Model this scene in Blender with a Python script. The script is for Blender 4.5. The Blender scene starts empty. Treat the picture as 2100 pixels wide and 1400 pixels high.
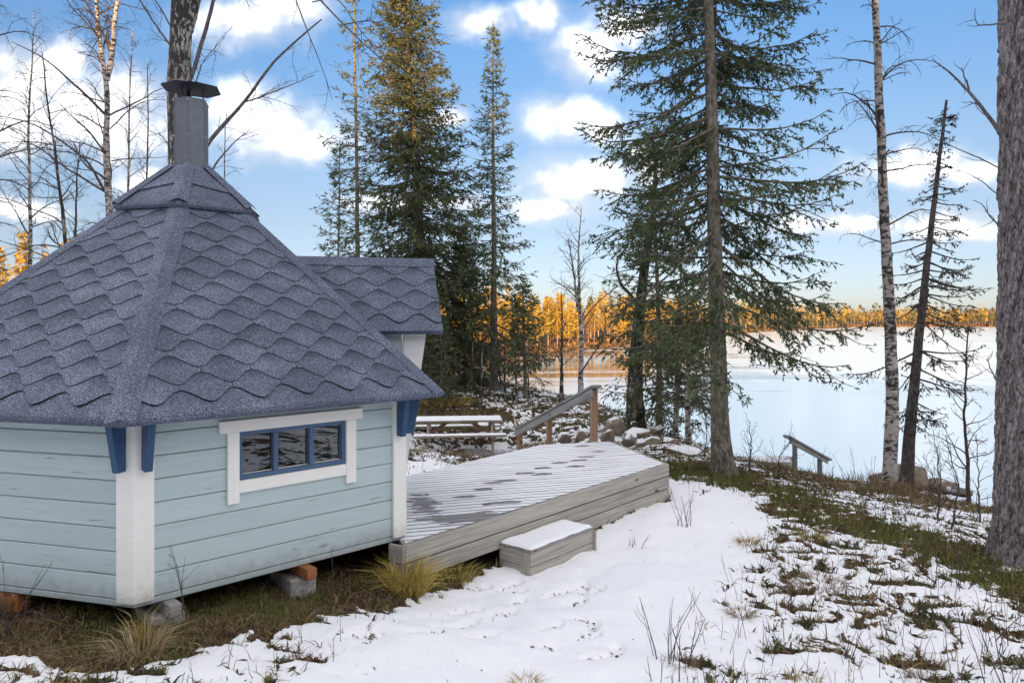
import bpy, math, random
import numpy as np
from mathutils import Vector, Matrix

R = math.radians
sc = bpy.context.scene
col = sc.collection

# ------------------------------------------------------------------ camera
ZC = 2.06                      # eye height above the hut's ground
FPX, HX, HY = 1500.0, 1050.0, 653.0
cam_d = bpy.data.cameras.new('camera')
cam = bpy.data.objects.new('camera', cam_d)
col.objects.link(cam)
cam.location = (0, 0, ZC)
cam.rotation_euler = (R(90), 0, 0)
cam_d.sensor_width = 36
cam_d.lens = 36 * FPX / 2100
cam_d.shift_y = -47 / 2100
cam_d.clip_start = 0.05
cam_d.clip_end = 12000
sc.camera = cam

# ------------------------------------------------------------------ light
SUN_EL, SUN_AZ = 12.0, 188.0     # azimuth clockwise from +Y: behind the camera
EXPOSURE = 1.28
SKY_STRENGTH = 0.09
SUN_STRENGTH = 4.8
sun_dir = Vector((math.sin(R(SUN_AZ)) * math.cos(R(SUN_EL)),
                  math.cos(R(SUN_AZ)) * math.cos(R(SUN_EL)), math.sin(R(SUN_EL))))
sl = bpy.data.lights.new('sun', 'SUN')
sl.energy = SUN_STRENGTH
sl.angle = R(0.5)
sl.color = (1.0, 0.60, 0.27)
so = bpy.data.objects.new('sun', sl)
col.objects.link(so)
so.location = sun_dir * 60
so.rotation_euler = sun_dir.to_track_quat('Z', 'Y').to_euler()

sc.view_settings.view_transform = 'Standard'
sc.view_settings.look = 'None'
sc.view_settings.exposure = EXPOSURE
sc.view_settings.gamma = 1.0
sc.view_settings.use_curve_mapping = False


def nd(nt, t, ins=None, **props):
    n = nt.nodes.new(t)
    for k, v in props.items():
        setattr(n, k, v)
    for k, v in (ins or {}).items():
        s = n.inputs[k]
        if isinstance(v, bpy.types.NodeSocket):
            nt.links.new(v, s)
        else:
            s.default_value = v
    return n


def mth(nt, op, a, b=None, c=None, clamp=False):
    ins = {0: a}
    if b is not None:
        ins[1] = b
    if c is not None:
        ins[2] = c
    n = nd(nt, 'ShaderNodeMath', ins, operation=op)
    n.use_clamp = clamp
    return n.outputs[0]


def sstep(nt, v, a, b, lo=0.0, hi=1.0):
    n = nd(nt, 'ShaderNodeMapRange', {'Value': v, 'From Min': a, 'From Max': b, 'To Min': lo, 'To Max': hi},
           interpolation_type='SMOOTHSTEP')
    return n.outputs[0]


def mixc(nt, f, a, b, blend='MIX'):
    n = nd(nt, 'ShaderNodeMix', data_type='RGBA', blend_type=blend)
    for k, v in ((0, f), (6, a), (7, b)):
        if isinstance(v, bpy.types.NodeSocket):
            nt.links.new(v, n.inputs[k])
        else:
            if k and len(v) == 3:
                v = (*v, 1)
            n.inputs[k].default_value = v
    return n.outputs[2]


def noise(nt, vec, scale, detail=4, rough=0.55, dist=0.0):
    ins = {'Scale': scale, 'Detail': detail, 'Roughness': rough, 'Distortion': dist}
    if vec is not None:
        ins['Vector'] = vec
    return nd(nt, 'ShaderNodeTexNoise', ins).outputs['Fac']


world = bpy.data.worlds.new('World')
sc.world = world
world.use_nodes = True
world.cycles.sampling_method = 'MANUAL'
world.cycles.sample_map_resolution = 256
nt = world.node_tree
nt.nodes.clear()
sky = nd(nt, 'ShaderNodeTexSky', sky_type='NISHITA', sun_disc=False)
sky.sun_elevation = R(SUN_EL)
sky.sun_rotation = R(SUN_AZ)
sky.altitude = 100
sky.air_density = 1.0
sky.dust_density = 0.3
sky.ozone_density = 1.6
tc = nd(nt, 'ShaderNodeTexCoord').outputs['Generated']
sep = nd(nt, 'ShaderNodeSeparateXYZ', {0: tc})
X, Y, Z = sep.outputs
ysafe = mth(nt, 'MAXIMUM', Y, 0.12)
u = mth(nt, 'DIVIDE', X, ysafe)
v = mth(nt, 'DIVIDE', Z, ysafe)
uv = nd(nt, 'ShaderNodeCombineXYZ', {0: u, 1: v}).outputs[0]
# ragged edges
wn = nd(nt, 'ShaderNodeTexNoise', {'Vector': uv, 'Scale': 9.0, 'Detail': 3.5, 'Roughness': 0.6}).outputs['Color']
wv = nd(nt, 'ShaderNodeVectorMath', {0: wn, 1: (0.5, 0.5, 0.5)}, operation='SUBTRACT').outputs[0]
wuv = nd(nt, 'ShaderNodeVectorMath', {0: wv, 1: (0.10, 0.06, 0), 2: uv}, operation='MULTIPLY_ADD').outputs[0]
CLOUDS = [(50, 165, 120, 75), (110, 125, 70, 45), (180, 215, 170, 85), (270, 190, 90, 60), (300, 270, 120, 70), (300, 375, 70, 35),
          (40, 260, 110, 70), (500, 40, 120, 62), (590, 10, 90, 60), (545, 255, 140, 62), (640, 290, 75, 48), (480, 220, 70, 45),
          (1165, 240, 100, 50), (1235, 255, 70, 38), (1175, 372, 100, 55), (1125, 425, 75, 35), (1215, 105, 90, 62),
          (1285, 50, 70, 50), (1105, 45, 40, 40), (990, 50, 75, 30), (1340, 330, 60, 55), (1880, 335, 130, 42),
          (1985, 352, 80, 28), (925, 240, 34, 24), (30, 430, 80, 22), (1700, 465, 160, 22), (1960, 470, 160, 30), (880, 420, 160, 22)]
acc = None
for (cx, cy, rx, ry) in CLOUDS:
    s = (FPX / rx, FPX / ry, 1)
    o = (-(cx - HX) / rx, -(HY - cy) / ry, 0)
    q = nd(nt, 'ShaderNodeVectorMath', {0: wuv, 1: s, 2: o}, operation='MULTIPLY_ADD').outputs[0]
    l = nd(nt, 'ShaderNodeVectorMath', {0: q}, operation='LENGTH').outputs['Value']
    acc = l if acc is None else mth(nt, 'SMOOTH_MIN', acc, l, 0.35)
edge = noise(nt, uv, 17.0, 3, 0.6)
acc = mth(nt, 'MULTIPLY_ADD', edge, 1.3, mth(nt, 'SUBTRACT', acc, 0.65))
dens_f = sstep(nt, acc, 1.6, 0.0)
# broken cloud over the unseen sky, cover thickened to brighten the snow
zs = mth(nt, 'ADD', mth(nt, 'MAXIMUM', Z, 0.0), 0.18)
pl = nd(nt, 'ShaderNodeCombineXYZ', {0: mth(nt, 'DIVIDE', X, zs), 1: mth(nt, 'DIVIDE', Y, zs)}).outputs[0]
dens_g = sstep(nt, noise(nt, pl, 1.4, 4, 0.55), 0.32, 0.54)
wf = sstep(nt, Y, 0.45, 0.62)
dens = nd(nt, 'ShaderNodeMix', {0: wf, 2: dens_g, 3: dens_f}, data_type='FLOAT').outputs[0]
dens = mth(nt, 'MULTIPLY', dens, sstep(nt, Z, -0.01, 0.06))
wisp = noise(nt, pl, 2.6, 2, 0.6)
tone = nd(nt, 'ShaderNodeMix', {0: wf, 2: wisp, 3: noise(nt, uv, 11.0, 3, 0.6)}, data_type='FLOAT').outputs[0]
shade = sstep(nt, mth(nt, 'ADD', mth(nt, 'MULTIPLY', dens, 0.30), mth(nt, 'MULTIPLY', tone, 1.2)), 0.62, 1.02)
CLOUD_LIT, CLOUD_DIM = (10.4, 10.0, 9.8), (4.0, 4.15, 4.5)
ccol = mixc(nt, shade, CLOUD_DIM, CLOUD_LIT)
ramp = nd(nt, 'ShaderNodeValToRGB', {0: Z})
cr = ramp.color_ramp
for i, (p, c) in enumerate([(0.0, (.35, .41, .70)), (.12, (.475, .447, .535)), (.21, (.54, .535, .60)), (.38, (.46, .625, .79)), (1.0, (.48, .64, .80))]):
    e = cr.elements[i] if i < 2 else cr.elements.new(p)
    e.position = p
    e.color = (*c, 1)
skyc = nd(nt, 'ShaderNodeVectorMath', {0: sky.outputs[0], 1: ramp.outputs[0]}, operation='MULTIPLY').outputs[0]
skyc = nd(nt, 'ShaderNodeVectorMath', {0: skyc, 'Scale': 1.2}, operation='SCALE').outputs[0]
full = mixc(nt, mth(nt, 'MULTIPLY', dens, 0.93), skyc, ccol)
bg = nd(nt, 'ShaderNodeBackground', {'Color': full, 'Strength': SKY_STRENGTH})
out = nd(nt, 'ShaderNodeOutputWorld', {'Surface': bg.outputs[0]})

# ------------------------------------------------------------------ helpers
WM = {}                        # world matrices of what has been linked


def link(o, parent=None, M=None):
    M = M or Matrix.Identity(4)
    col.objects.link(o)
    WM[o.name] = M
    if parent is not None:
        o.parent = parent
        o.matrix_basis = WM[parent.name].inverted() @ M
    else:
        o.matrix_basis = M
    return o


def tag(o, label=None, cat=None, group=None, kind=None):
    for k, val in (('label', label), ('category', cat), ('group', group), ('kind', kind)):
        if val:
            o[k] = val
    return o


def thing(name, loc, label, cat, group=None):
    o = bpy.data.objects.new(name, None)
    o.empty_display_size = 0.1
    link(o, None, Matrix.Translation(Vector(loc)))
    return tag(o, label, cat, group)


def add(name, me, mat, parent=None, M=None, label=None):
    o = bpy.data.objects.new(name, me)
    if mat and not me.materials:
        me.materials.append(mat)
    link(o, parent, M)
    if label:
        o['label'] = label
    return o


def mesh(name, V, F, smooth=False):
    me = bpy.data.meshes.new(name)
    me.from_pydata([tuple(p) for p in V], [], F)
    me.update()
    if smooth:
        me.shade_smooth()
    return me


def mesh_np(name, V, T=None, Q=None, smooth=False, colors=None, floats=None):
    V = np.asarray(V, dtype=np.float32)
    parts, starts, n = [], [], 0
    for A, k in ((Q, 4), (T, 3)):
        if A is not None and len(A):
            A = np.asarray(A, dtype=np.int32)
            parts.append(A.ravel())
            starts.append(n + np.arange(len(A), dtype=np.int32) * k)
            n += A.size
    li = np.concatenate(parts)
    st = np.concatenate(starts)
    me = bpy.data.meshes.new(name)
    me.vertices.add(len(V))
    me.vertices.foreach_set('co', V.ravel())
    me.loops.add(len(li))
    me.loops.foreach_set('vertex_index', li)
    me.polygons.add(len(st))
    me.polygons.foreach_set('loop_start', st)
    me.update(calc_edges=True)
    me.validate()
    if smooth:
        me.shade_smooth()
    if colors is not None:
        a = me.color_attributes.new('tint', 'FLOAT_COLOR', 'POINT')
        c = np.ones((len(V), 4), dtype=np.float32)
        c[:, :3] = colors
        a.data.foreach_set('color', c.ravel())
    for k, val in (floats or {}).items():
        a = me.attributes.new(k, 'FLOAT', 'POINT')
        a.data.foreach_set('value', np.asarray(val, dtype=np.float32))
    return me


class Acc:
    def __init__(self):
        self.V, self.Q, self.T, self.C, self.n = [], [], [], [], 0

    def put(self, V, Q=None, T=None, C=None):
        V = np.asarray(V, dtype=np.float32)
        if Q is not None and len(Q):
            self.Q.append(np.asarray(Q) + self.n)
        if T is not None and len(T):
            self.T.append(np.asarray(T) + self.n)
        if C is not None:
            self.C.append(np.broadcast_to(np.asarray(C, dtype=np.float32), (len(V), 3)))
        self.V.append(V)
        self.n += len(V)

    def mesh(self, name, smooth=False, off=(0, 0, 0)):
        return mesh_np(name, np.concatenate(self.V) - np.asarray(off, dtype=np.float32),
                       np.concatenate(self.T) if self.T else None, np.concatenate(self.Q) if self.Q else None,
                       smooth, np.concatenate(self.C) if self.C else None)


def P(px, py, Y):
    return Vector(((px - HX) / FPX * Y, Y, ZC - (py - HY) / FPX * Y))


_box_cache = {}


def box_mesh(L, W, T, c=0.003):
    """chamfered box, x 0..L, y and z centred; shared between alike pieces"""
    key = (round(L, 3), round(W, 3), round(T, 3), c)
    if key in _box_cache:
        return _box_cache[key]
    V, idx = [], {}
    for sx in (0, 1):
        for sy in (0, 1):
            for sz in (0, 1):
                p = [L * sx, (sy - .5) * W, (sz - .5) * T]
                for a in range(3):
                    q = list(p)
                    for b in range(3):
                        if b != a:
                            q[b] += c * (1 if (sx, sy, sz)[b] == 0 else -1)
                    idx[(sx, sy, sz, a)] = len(V)
                    V.append(q)
    F = []
    for a in range(3):
        b, d = (a + 1) % 3, (a + 2) % 3
        for s in (0, 1):
            f = []
            for (i, j) in ((0, 0), (1, 0), (1, 1), (0, 1)):
                k = [0, 0, 0]
                k[a], k[b], k[d] = s, i, j
                f.append(idx[(*k, a)])
            F.append(f if s else f[::-1])
        for i in (0, 1):                       # edges along axis a
            for j in (0, 1):
                k0, k1 = [0, 0, 0], [0, 0, 0]
                k0[a], k1[a] = 0, 1
                k0[b] = k1[b] = i
                k0[d] = k1[d] = j
                f = [idx[(*k0, b)], idx[(*k1, b)], idx[(*k1, d)], idx[(*k0, d)]]
                F.append(f if (i + j) % 2 == 0 else f[::-1])
    for sx in (0, 1):
        for sy in (0, 1):
            for sz in (0, 1):
                f = [idx[(sx, sy, sz, a)] for a in range(3)]
                F.append(f if (sx + sy + sz) % 2 else f[::-1])
    me = mesh('board', V, F)
    _box_cache[key] = me
    return me


def frame(o, x, z):
    x = Vector(x).normalized()
    z = Vector(z)
    y = z.cross(x).normalized()
    z = x.cross(y)
    M = Matrix((x, y, z)).transposed().to_4x4()
    M.translation = Vector(o)
    return M


def board(name, a, b, W, T, up, mat, parent, c=0.003):
    """a plank from a to b; T is measured along up"""
    a, b = Vector(a), Vector(b)
    me = box_mesh((b - a).length, W, T, c)
    if me.materials and me.materials[0] != mat:
        me = me.copy()
        me.materials.clear()
    return add(name, me, mat, parent, frame(a, b - a, up))


def prism(name, pts, z0, z1, c=0.0):
    n = len(pts)
    V = [(x, y, z0) for x, y in pts] + [(x, y, z1) for x, y in pts]
    F = [list(range(n))[::-1], list(range(n, 2 * n))]
    for i in range(n):
        j = (i + 1) % n
        F.append([i, j, n + j, n + i])
    return mesh(name, V, F)


def clip_poly(poly, planes):
    """keep a*x+b*y<=c"""
    for (a, b, c) in planes:
        out_ = []
        for i in range(len(poly)):
            p, q = poly[i], poly[(i + 1) % len(poly)]
            dp, dq = a * p[0] + b * p[1] - c, a * q[0] + b * q[1] - c
            if dp <= 0:
                out_.append(p)
            if dp * dq < 0:
                t = dp / (dp - dq)
                out_.append((p[0] + (q[0] - p[0]) * t, p[1] + (q[1] - p[1]) * t))
        poly = out_
        if len(poly) < 3:
            return []
    return poly


# numpy gradient noise
_rng = np.random.default_rng(7)
_perm = np.concatenate([_rng.permutation(256)] * 2)
_ang = _rng.random(256) * 2 * np.pi
_gx, _gy = np.cos(_ang), np.sin(_ang)


def pn(x, y):
    x, y = np.asarray(x, float), np.asarray(y, float)
    xi, yi = np.floor(x).astype(int), np.floor(y).astype(int)
    xf, yf = x - xi, y - yi
    xi &= 255
    yi &= 255
    su, sv = xf * xf * (3 - 2 * xf), yf * yf * (3 - 2 * yf)

    def g(i, j, dx, dy):
        h = _perm[_perm[(xi + i) & 255] + ((yi + j) & 255)]
        return _gx[h] * dx + _gy[h] * dy
    a = g(0, 0, xf, yf) * (1 - su) + g(1, 0, xf - 1, yf) * su
    b = g(0, 1, xf, yf - 1) * (1 - su) + g(1, 1, xf - 1, yf - 1) * su
    return (a * (1 - sv) + b * sv) * 1.4


def fbm(x, y, o=3):
    s, amp, f = 0, 1.0, 1.0
    for i in range(o):
        s = s + amp * pn(x * f + 17.3 * i, y * f - 9.1 * i)
        amp *= 0.5
        f *= 2.03
    return s


def ss(v, a, b):
    t = np.clip((v - a) / (b - a), 0, 1)
    return t * t * (3 - 2 * t)


# ------------------------------------------------------------------ materials
def new_mat(name):
    m = bpy.data.materials.new(name)
    m.use_nodes = True
    n = m.node_tree
    n.nodes.clear()
    o = n.nodes.new('ShaderNodeOutputMaterial')
    b = n.nodes.new('ShaderNodeBsdfPrincipled')
    n.links.new(b.outputs[0], o.inputs[0])
    return m, n, b, o


def setp(n, b, **kw):
    for k, val in kw.items():
        s = b.inputs[{'base': 'Base Color', 'rough': 'Roughness', 'metal': 'Metallic', 'normal': 'Normal',
                      'spec': 'Specular IOR Level'}[k]]
        if isinstance(val, bpy.types.NodeSocket):
            n.links.new(val, s)
        else:
            s.default_value = (*val, 1) if isinstance(val, tuple) and len(val) == 3 else val


def bump(n, h, strength=0.4, dist=0.01):
    return nd(n, 'ShaderNodeBump', {'Height': h, 'Strength': strength, 'Distance': dist}).outputs[0]


def objco(n, scale=(1, 1, 1)):
    t = n.nodes.new('ShaderNodeTexCoord').outputs['Object']
    return nd(n, 'ShaderNodeVectorMath', {0: t, 1: scale}, operation='MULTIPLY').outputs[0]


def ornd(n):
    return n.nodes.new('ShaderNodeObjectInfo').outputs['Random']


def shifted(n, vec):
    r = ornd(n)
    o = nd(n, 'ShaderNodeCombineXYZ', {0: mth(n, 'MULTIPLY', r, 31.0), 1: mth(n, 'MULTIPLY', r, 17.0), 2: mth(n, 'MULTIPLY', r, 5.0)}).outputs[0]
    return nd(n, 'ShaderNodeVectorMath', {0: vec, 1: o}, operation='ADD').outputs[0]


Z_DIRT = ZC - 1.765


def wood_mat(name, dark, light, rough=0.75, knots=True, var=0.25, wear=None, dirt=None, wt=0.80):
    m, n, b, o = new_mat(name)
    v1 = shifted(n, objco(n, (1.2, 26, 26)))
    g = noise(n, v1, 1.6, 6, 0.65, 0.6)
    v2 = shifted(n, objco(n, (0.7, 5, 5)))
    g2 = noise(n, v2, 1.3, 3)
    f = mth(n, 'MULTIPLY_ADD', g, 0.75, mth(n, 'MULTIPLY', g2, 0.35))
    c = mixc(n, sstep(n, f, 0.32, 0.78), dark, light)
    if knots:
        vk = shifted(n, objco(n, (2.2, 6, 6)))
        k = nd(n, 'ShaderNodeTexVoronoi', {'Vector': vk, 'Scale': 1.2, 'Randomness': 1.0}).outputs['Distance']
        c = mixc(n, sstep(n, k, 0.16, 0.09), c, tuple(x * 0.35 for x in dark))
    if wear:
        v3 = shifted(n, objco(n, (3, 40, 40)))
        w = noise(n, v3, 1.0, 4, 0.7)
        big = noise(n, shifted(n, objco(n)), 3.0, 2)
        c = mixc(n, sstep(n, mth(n, 'ADD', w, mth(n, 'MULTIPLY', big, 0.35)), wt, wt + 0.15), c, wear)
    if dirt is not None:
        pz = n.nodes.new('ShaderNodeNewGeometry').outputs['Position']
        hz = mth(n, 'ADD', nd(n, 'ShaderNodeSeparateXYZ', {0: pz}).outputs[2], mth(n, 'MULTIPLY', noise(n, pz, 14.0, 5, 0.7), -0.30))
        c = mixc(n, sstep(n, hz, dirt + 0.02, dirt - 0.16, 0.0, 0.42), c, (0.17, 0.15, 0.12))
    r = ornd(n)
    c = nd(n, 'ShaderNodeHueSaturation', {'Value': mth(n, 'MULTIPLY_ADD', r, var, 1 - var / 2), 'Color': c}).outputs[0]
    setp(n, b, base=c, rough=rough, normal=bump(n, g, 0.35, 0.004), spec=0.3)
    return m


M_DECK = wood_mat('weathered_decking', (0.17, 0.165, 0.165), (0.36, 0.345, 0.34))
M_SKIRT = wood_mat('weathered_cladding', (0.24, 0.225, 0.20), (0.50, 0.47, 0.42), var=0.18)
M_POST = wood_mat('brown_post_wood', (0.22, 0.125, 0.07), (0.42, 0.27, 0.17), var=0.15)
M_RAIL = wood_mat('grey_rail_wood', (0.16, 0.16, 0.16), (0.36, 0.36, 0.35), var=0.1)
M_TABLE = wood_mat('table_wood', (0.20, 0.16, 0.125), (0.40, 0.34, 0.27), var=0.15)
M_WALL = wood_mat('pale_blue_paint', (0.435, 0.53, 0.55), (0.505, 0.60, 0.62), 0.6, False, 0.06, (0.16, 0.22, 0.23), Z_DIRT)
M_TRIM = wood_mat('white_paint', (0.82, 0.805, 0.77), (0.88, 0.865, 0.835), 0.5, False, 0.03, (0.50, 0.46, 0.40), Z_DIRT, 0.90)
M_BLUE = wood_mat('deep_blue_paint', (0.027, 0.072, 0.16), (0.038, 0.096, 0.205), 0.45, False, 0.05)
M_SASH = wood_mat('window_blue_paint', (0.065, 0.115, 0.205), (0.085, 0.15, 0.26), 0.45, False, 0.05)
M_BEAM = wood_mat('orange_brown_beam', (0.22, 0.08, 0.03), (0.42, 0.18, 0.07))
M_INNER = wood_mat('dark_inner_timber', (0.05, 0.035, 0.022), (0.10, 0.07, 0.045))


def shingle_mat(band):
    m, n, b, o = new_mat('granulated_shingle' + ('_tab' if band else ''))
    geo = n.nodes.new('ShaderNodeTexCoord').outputs['Object']
    pos = n.nodes.new('ShaderNodeNewGeometry').outputs['Position']
    s1 = noise(n, pos, 120, 2, 0.85)
    s2 = noise(n, pos, 70, 3, 0.8)
    big = noise(n, pos, 3.0, 3)
    c = mixc(n, sstep(n, s2, 0.35, 0.7), (0.056, 0.066, 0.098), (0.145, 0.163, 0.225))
    frost_and_sky = mth(n, 'ADD', s1, mth(n, 'MULTIPLY_ADD', big, 0.25, -0.125))
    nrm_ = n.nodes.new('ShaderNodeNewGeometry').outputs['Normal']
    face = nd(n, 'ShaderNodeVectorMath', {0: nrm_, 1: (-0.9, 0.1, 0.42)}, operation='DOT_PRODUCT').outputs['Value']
    frost_and_sky = mth(n, 'ADD', frost_and_sky, mth(n, 'MULTIPLY_ADD', sstep(n, face, 0.1, 0.8), 0.075, -0.012))  # frost, plus paleness painted on left-facing slopes in place of sky light
    fr = sstep(n, frost_and_sky, 0.51, 0.66)
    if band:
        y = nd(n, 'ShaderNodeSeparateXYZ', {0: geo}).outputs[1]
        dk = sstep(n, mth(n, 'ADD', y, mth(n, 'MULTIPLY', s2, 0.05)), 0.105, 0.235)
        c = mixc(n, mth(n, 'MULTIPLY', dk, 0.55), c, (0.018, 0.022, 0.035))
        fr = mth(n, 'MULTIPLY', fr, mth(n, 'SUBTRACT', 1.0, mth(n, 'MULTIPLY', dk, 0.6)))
        r = ornd(n)
        c = nd(n, 'ShaderNodeHueSaturation', {'Value': mth(n, 'MULTIPLY_ADD', r, 0.3, 0.85), 'Color': c}).outputs[0]
    c = mixc(n, mth(n, 'MULTIPLY', fr, 0.62), c, (0.42, 0.47, 0.62))
    setp(n, b, base=c, rough=0.95, normal=bump(n, s2, 0.6, 0.006), spec=0.15)
    return m


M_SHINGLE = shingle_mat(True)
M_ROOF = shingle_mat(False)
M_EDGE = bpy.data.materials.new('cut_bitumen_edge')
M_EDGE.use_nodes = True
M_EDGE.node_tree.nodes['Principled BSDF'].inputs['Base Color'].default_value = (0.010, 0.011, 0.015, 1)
M_EDGE.node_tree.nodes['Principled BSDF'].inputs['Roughness'].default_value = 0.9


def plain(name, c, rough=0.6, metal=0.0, nscale=0, var=0.2, bstr=0.2):
    m, n, b, o = new_mat(name)
    if nscale:
        f = noise(n, objco(n), nscale, 5, 0.6)
        cc = mixc(n, sstep(n, f, 0.3, 0.7), tuple(x * (1 - var) for x in c), tuple(min(1, x * (1 + var)) for x in c))
        setp(n, b, base=cc, rough=rough, metal=metal, normal=bump(n, f, bstr, 0.01))
    else:
        setp(n, b, base=c, rough=rough, metal=metal)
    return m


M_METAL = plain('dark_grey_sheet_metal', (0.13, 0.145, 0.175), 0.42, 0.3, 14, 0.12, 0.05)
M_CAP = plain('blue_black_metal', (0.008, 0.011, 0.030), 0.5, 0.2, 12, 0.3, 0.1)
M_STEEL = plain('zinc_screw', (0.6, 0.6, 0.6), 0.35, 0.8)
M_CONC = plain('concrete', (0.33, 0.32, 0.30), 0.9, 0, 30, 0.35, 0.6)
M_DARK = plain('flue_shade', (0.03, 0.025, 0.02), 0.9)


def snow_mat():
    m, n, b, o = new_mat('snow')
    pos = n.nodes.new('ShaderNodeNewGeometry').outputs['Position']
    f = noise(n, pos, 40, 5, 0.7)
    setp(n, b, base=mixc(n, f, (0.80, 0.81, 0.85), (0.90, 0.905, 0.925)), rough=0.8, normal=bump(n, f, 0.35, 0.01), spec=0.25)
    return m


M_SNOW = snow_mat()


def glass_mat():
    m, n, b, o = new_mat('window_glass')
    n.nodes.remove(b)
    wob = noise(n, objco(n), 3.0, 2)
    gl = nd(n, 'ShaderNodeBsdfGlossy', {'Roughness': 0.015, 'Color': (0.95, 0.97, 1, 1), 'Normal': bump(n, wob, 0.015, 0.02)})
    tr = nd(n, 'ShaderNodeBsdfTransparent', {'Color': (0.75, 0.78, 0.78, 1)})
    fr = nd(n, 'ShaderNodeFresnel', {'IOR': 1.75}).outputs[0]
    mx = nd(n, 'ShaderNodeMixShader', {0: mth(n, 'MULTIPLY_ADD', fr, 0.9, 0.01), 1: tr.outputs[0], 2: gl.outputs[0]})
    n.links.new(mx.outputs[0], o.inputs[0])
    return m


M_GLASS = glass_mat()


def ground_mat():
    m, n, b, o = new_mat('snowy_forest_floor')
    pos = n.nodes.new('ShaderNodeNewGeometry').outputs['Position']
    sa = n.nodes.new('ShaderNodeAttribute')
    sa.attribute_name = 'snow'
    ta = n.nodes.new('ShaderNodeAttribute')
    ta.attribute_name = 'tint'
    f1 = noise(n, pos, 55, 5, 0.75)
    f2 = noise(n, pos, 9, 4, 0.6)
    soil = mixc(n, sstep(n, f1, 0.3, 0.72), (0.25, 0.25, 0.25), (1.5, 1.5, 1.5))
    soil = mixc(n, 1.0, ta.outputs['Color'], soil, 'MULTIPLY')
    soil = mixc(n, mth(n, 'MULTIPLY', sstep(n, f2, 0.45, 0.65), 0.45), soil, (0.075, 0.05, 0.028))
    sf = sstep(n, mth(n, 'ADD', sa.outputs['Fac'], mth(n, 'MULTIPLY_ADD', f1, 0.7, -0.35)), 0.42, 0.58)
    snow = mixc(n, f1, (0.79, 0.80, 0.845), (0.89, 0.895, 0.92))
    h = mth(n, 'ADD', mth(n, 'MULTIPLY', f1, mth(n, 'MULTIPLY_ADD', sf, -0.7, 1.0)), mth(n, 'MULTIPLY', sf, 0.5))
    setp(n, b, base=mixc(n, sf, soil, snow), rough=0.85, spec=0.2, normal=bump(n, h, 0.7, 0.02))
    return m


M_GROUND = ground_mat()


def lake_mat():
    m, n, b, o = new_mat('thin_frosted_ice')
    pos = n.nodes.new('ShaderNodeNewGeometry').outputs['Position']
    v = nd(n, 'ShaderNodeVectorMath', {0: pos, 1: (0.02, 0.075, 1)}, operation='MULTIPLY').outputs[0]
    f = noise(n, v, 1.0, 5, 0.6, 0.4)
    d = nd(n, 'ShaderNodeVectorMath', {0: pos}, operation='LENGTH').outputs['Value']
    # open, darker ice lies in the bay under the near wood; frost covers the rest
    sx = nd(n, 'ShaderNodeSeparateXYZ', {0: pos})
    wob = mth(n, 'MULTIPLY_ADD', noise(n, nd(n, 'ShaderNodeVectorMath', {0: pos, 1: (0.05, 0.16, 1)}, operation='MULTIPLY').outputs[0], 1.0, 4, 0.65), 90.0, -45.0)
    bay = mth(n, 'MULTIPLY', sstep(n, sx.outputs[0], 60, 10), sstep(n, mth(n, 'ADD', d, wob), 50, 90))
    fr = sstep(n, mth(n, 'SUBTRACT', f, mth(n, 'MULTIPLY', bay, 0.26)), 0.22, 0.40)
    fine = noise(n, nd(n, 'ShaderNodeVectorMath', {0: pos, 1: (0.3, 1.2, 1)}, operation='MULTIPLY').outputs[0], 1.0, 4, 0.6)
    setp(n, b, base=mixc(n, fr, (0.16, 0.17, 0.17), (0.70, 0.775, 0.785)), rough=sstep(n, fr, 0, 1, 0.05, 0.16), spec=0.6,
         normal=bump(n, fine, 0.08, 0.05))
    return m


M_LAKE = lake_mat()


def bark_mat(name, dark, light, scale=(9, 9, 2.2), bstr=0.9, lichen=None, dist=0.03):
    m, n, b, o = new_mat(name)
    v = objco(n, scale)
    f = noise(n, v, 1.6, 6, 0.7, 0.8)
    c = mixc(n, sstep(n, f, 0.36, 0.66), dark, light)
    if lichen:
        g = noise(n, objco(n), 5.0, 4, 0.65)
        c = mixc(n, mth(n, 'MULTIPLY', sstep(n, g, 0.5, 0.68), 0.7), c, lichen)
    setp(n, b, base=c, rough=0.95, normal=bump(n, f, bstr, dist), spec=0.15)
    return m


M_SPRUCE_BARK = bark_mat('spruce_bark', (0.085, 0.075, 0.062), (0.30, 0.265, 0.22), (10, 10, 5), lichen=(0.14, 0.14, 0.075))
M_PINE_BARK = bark_mat('pine_bark', (0.075, 0.062, 0.065), (0.47, 0.425, 0.43), (24, 24, 8), 1.0, dist=0.04)
M_DEAD_BARK = bark_mat('dead_spruce_bark', (0.05, 0.043, 0.042), (0.15, 0.13, 0.125), (10, 10, 6))
M_TWIG = bark_mat('dark_twig', (0.055, 0.042, 0.04), (0.14, 0.105, 0.095), (20, 20, 20), 0.2)
M_ASPEN_LIMB = bark_mat('grey_aspen_limb', (0.09, 0.08, 0.085), (0.21, 0.19, 0.19), (12, 12, 4), 0.4)


def birch_mat(name, white, warm, blackness=0.5, grain=(9, 9, 20)):
    m, n, b, o = new_mat(name)
    v = objco(n, grain)
    f = noise(n, v, 1.0, 5, 0.65, 0.6)
    g = noise(n, objco(n, (2, 2, 1.3)), 1.0, 4, 0.6)
    w = noise(n, objco(n, (2, 2, 0.7)), 1.0, 2)
    base = mixc(n, sstep(n, w, 0.4, 0.65), white, warm)
    k = sstep(n, mth(n, 'ADD', f, mth(n, 'MULTIPLY', g, 0.55)), 0.86 - 0.25 * blackness, 0.97 - 0.25 * blackness)
    c = mixc(n, k, base, (0.045, 0.04, 0.037))
    setp(n, b, base=c, rough=0.85, normal=bump(n, f, 0.6, 0.02), spec=0.2)
    return m


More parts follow.
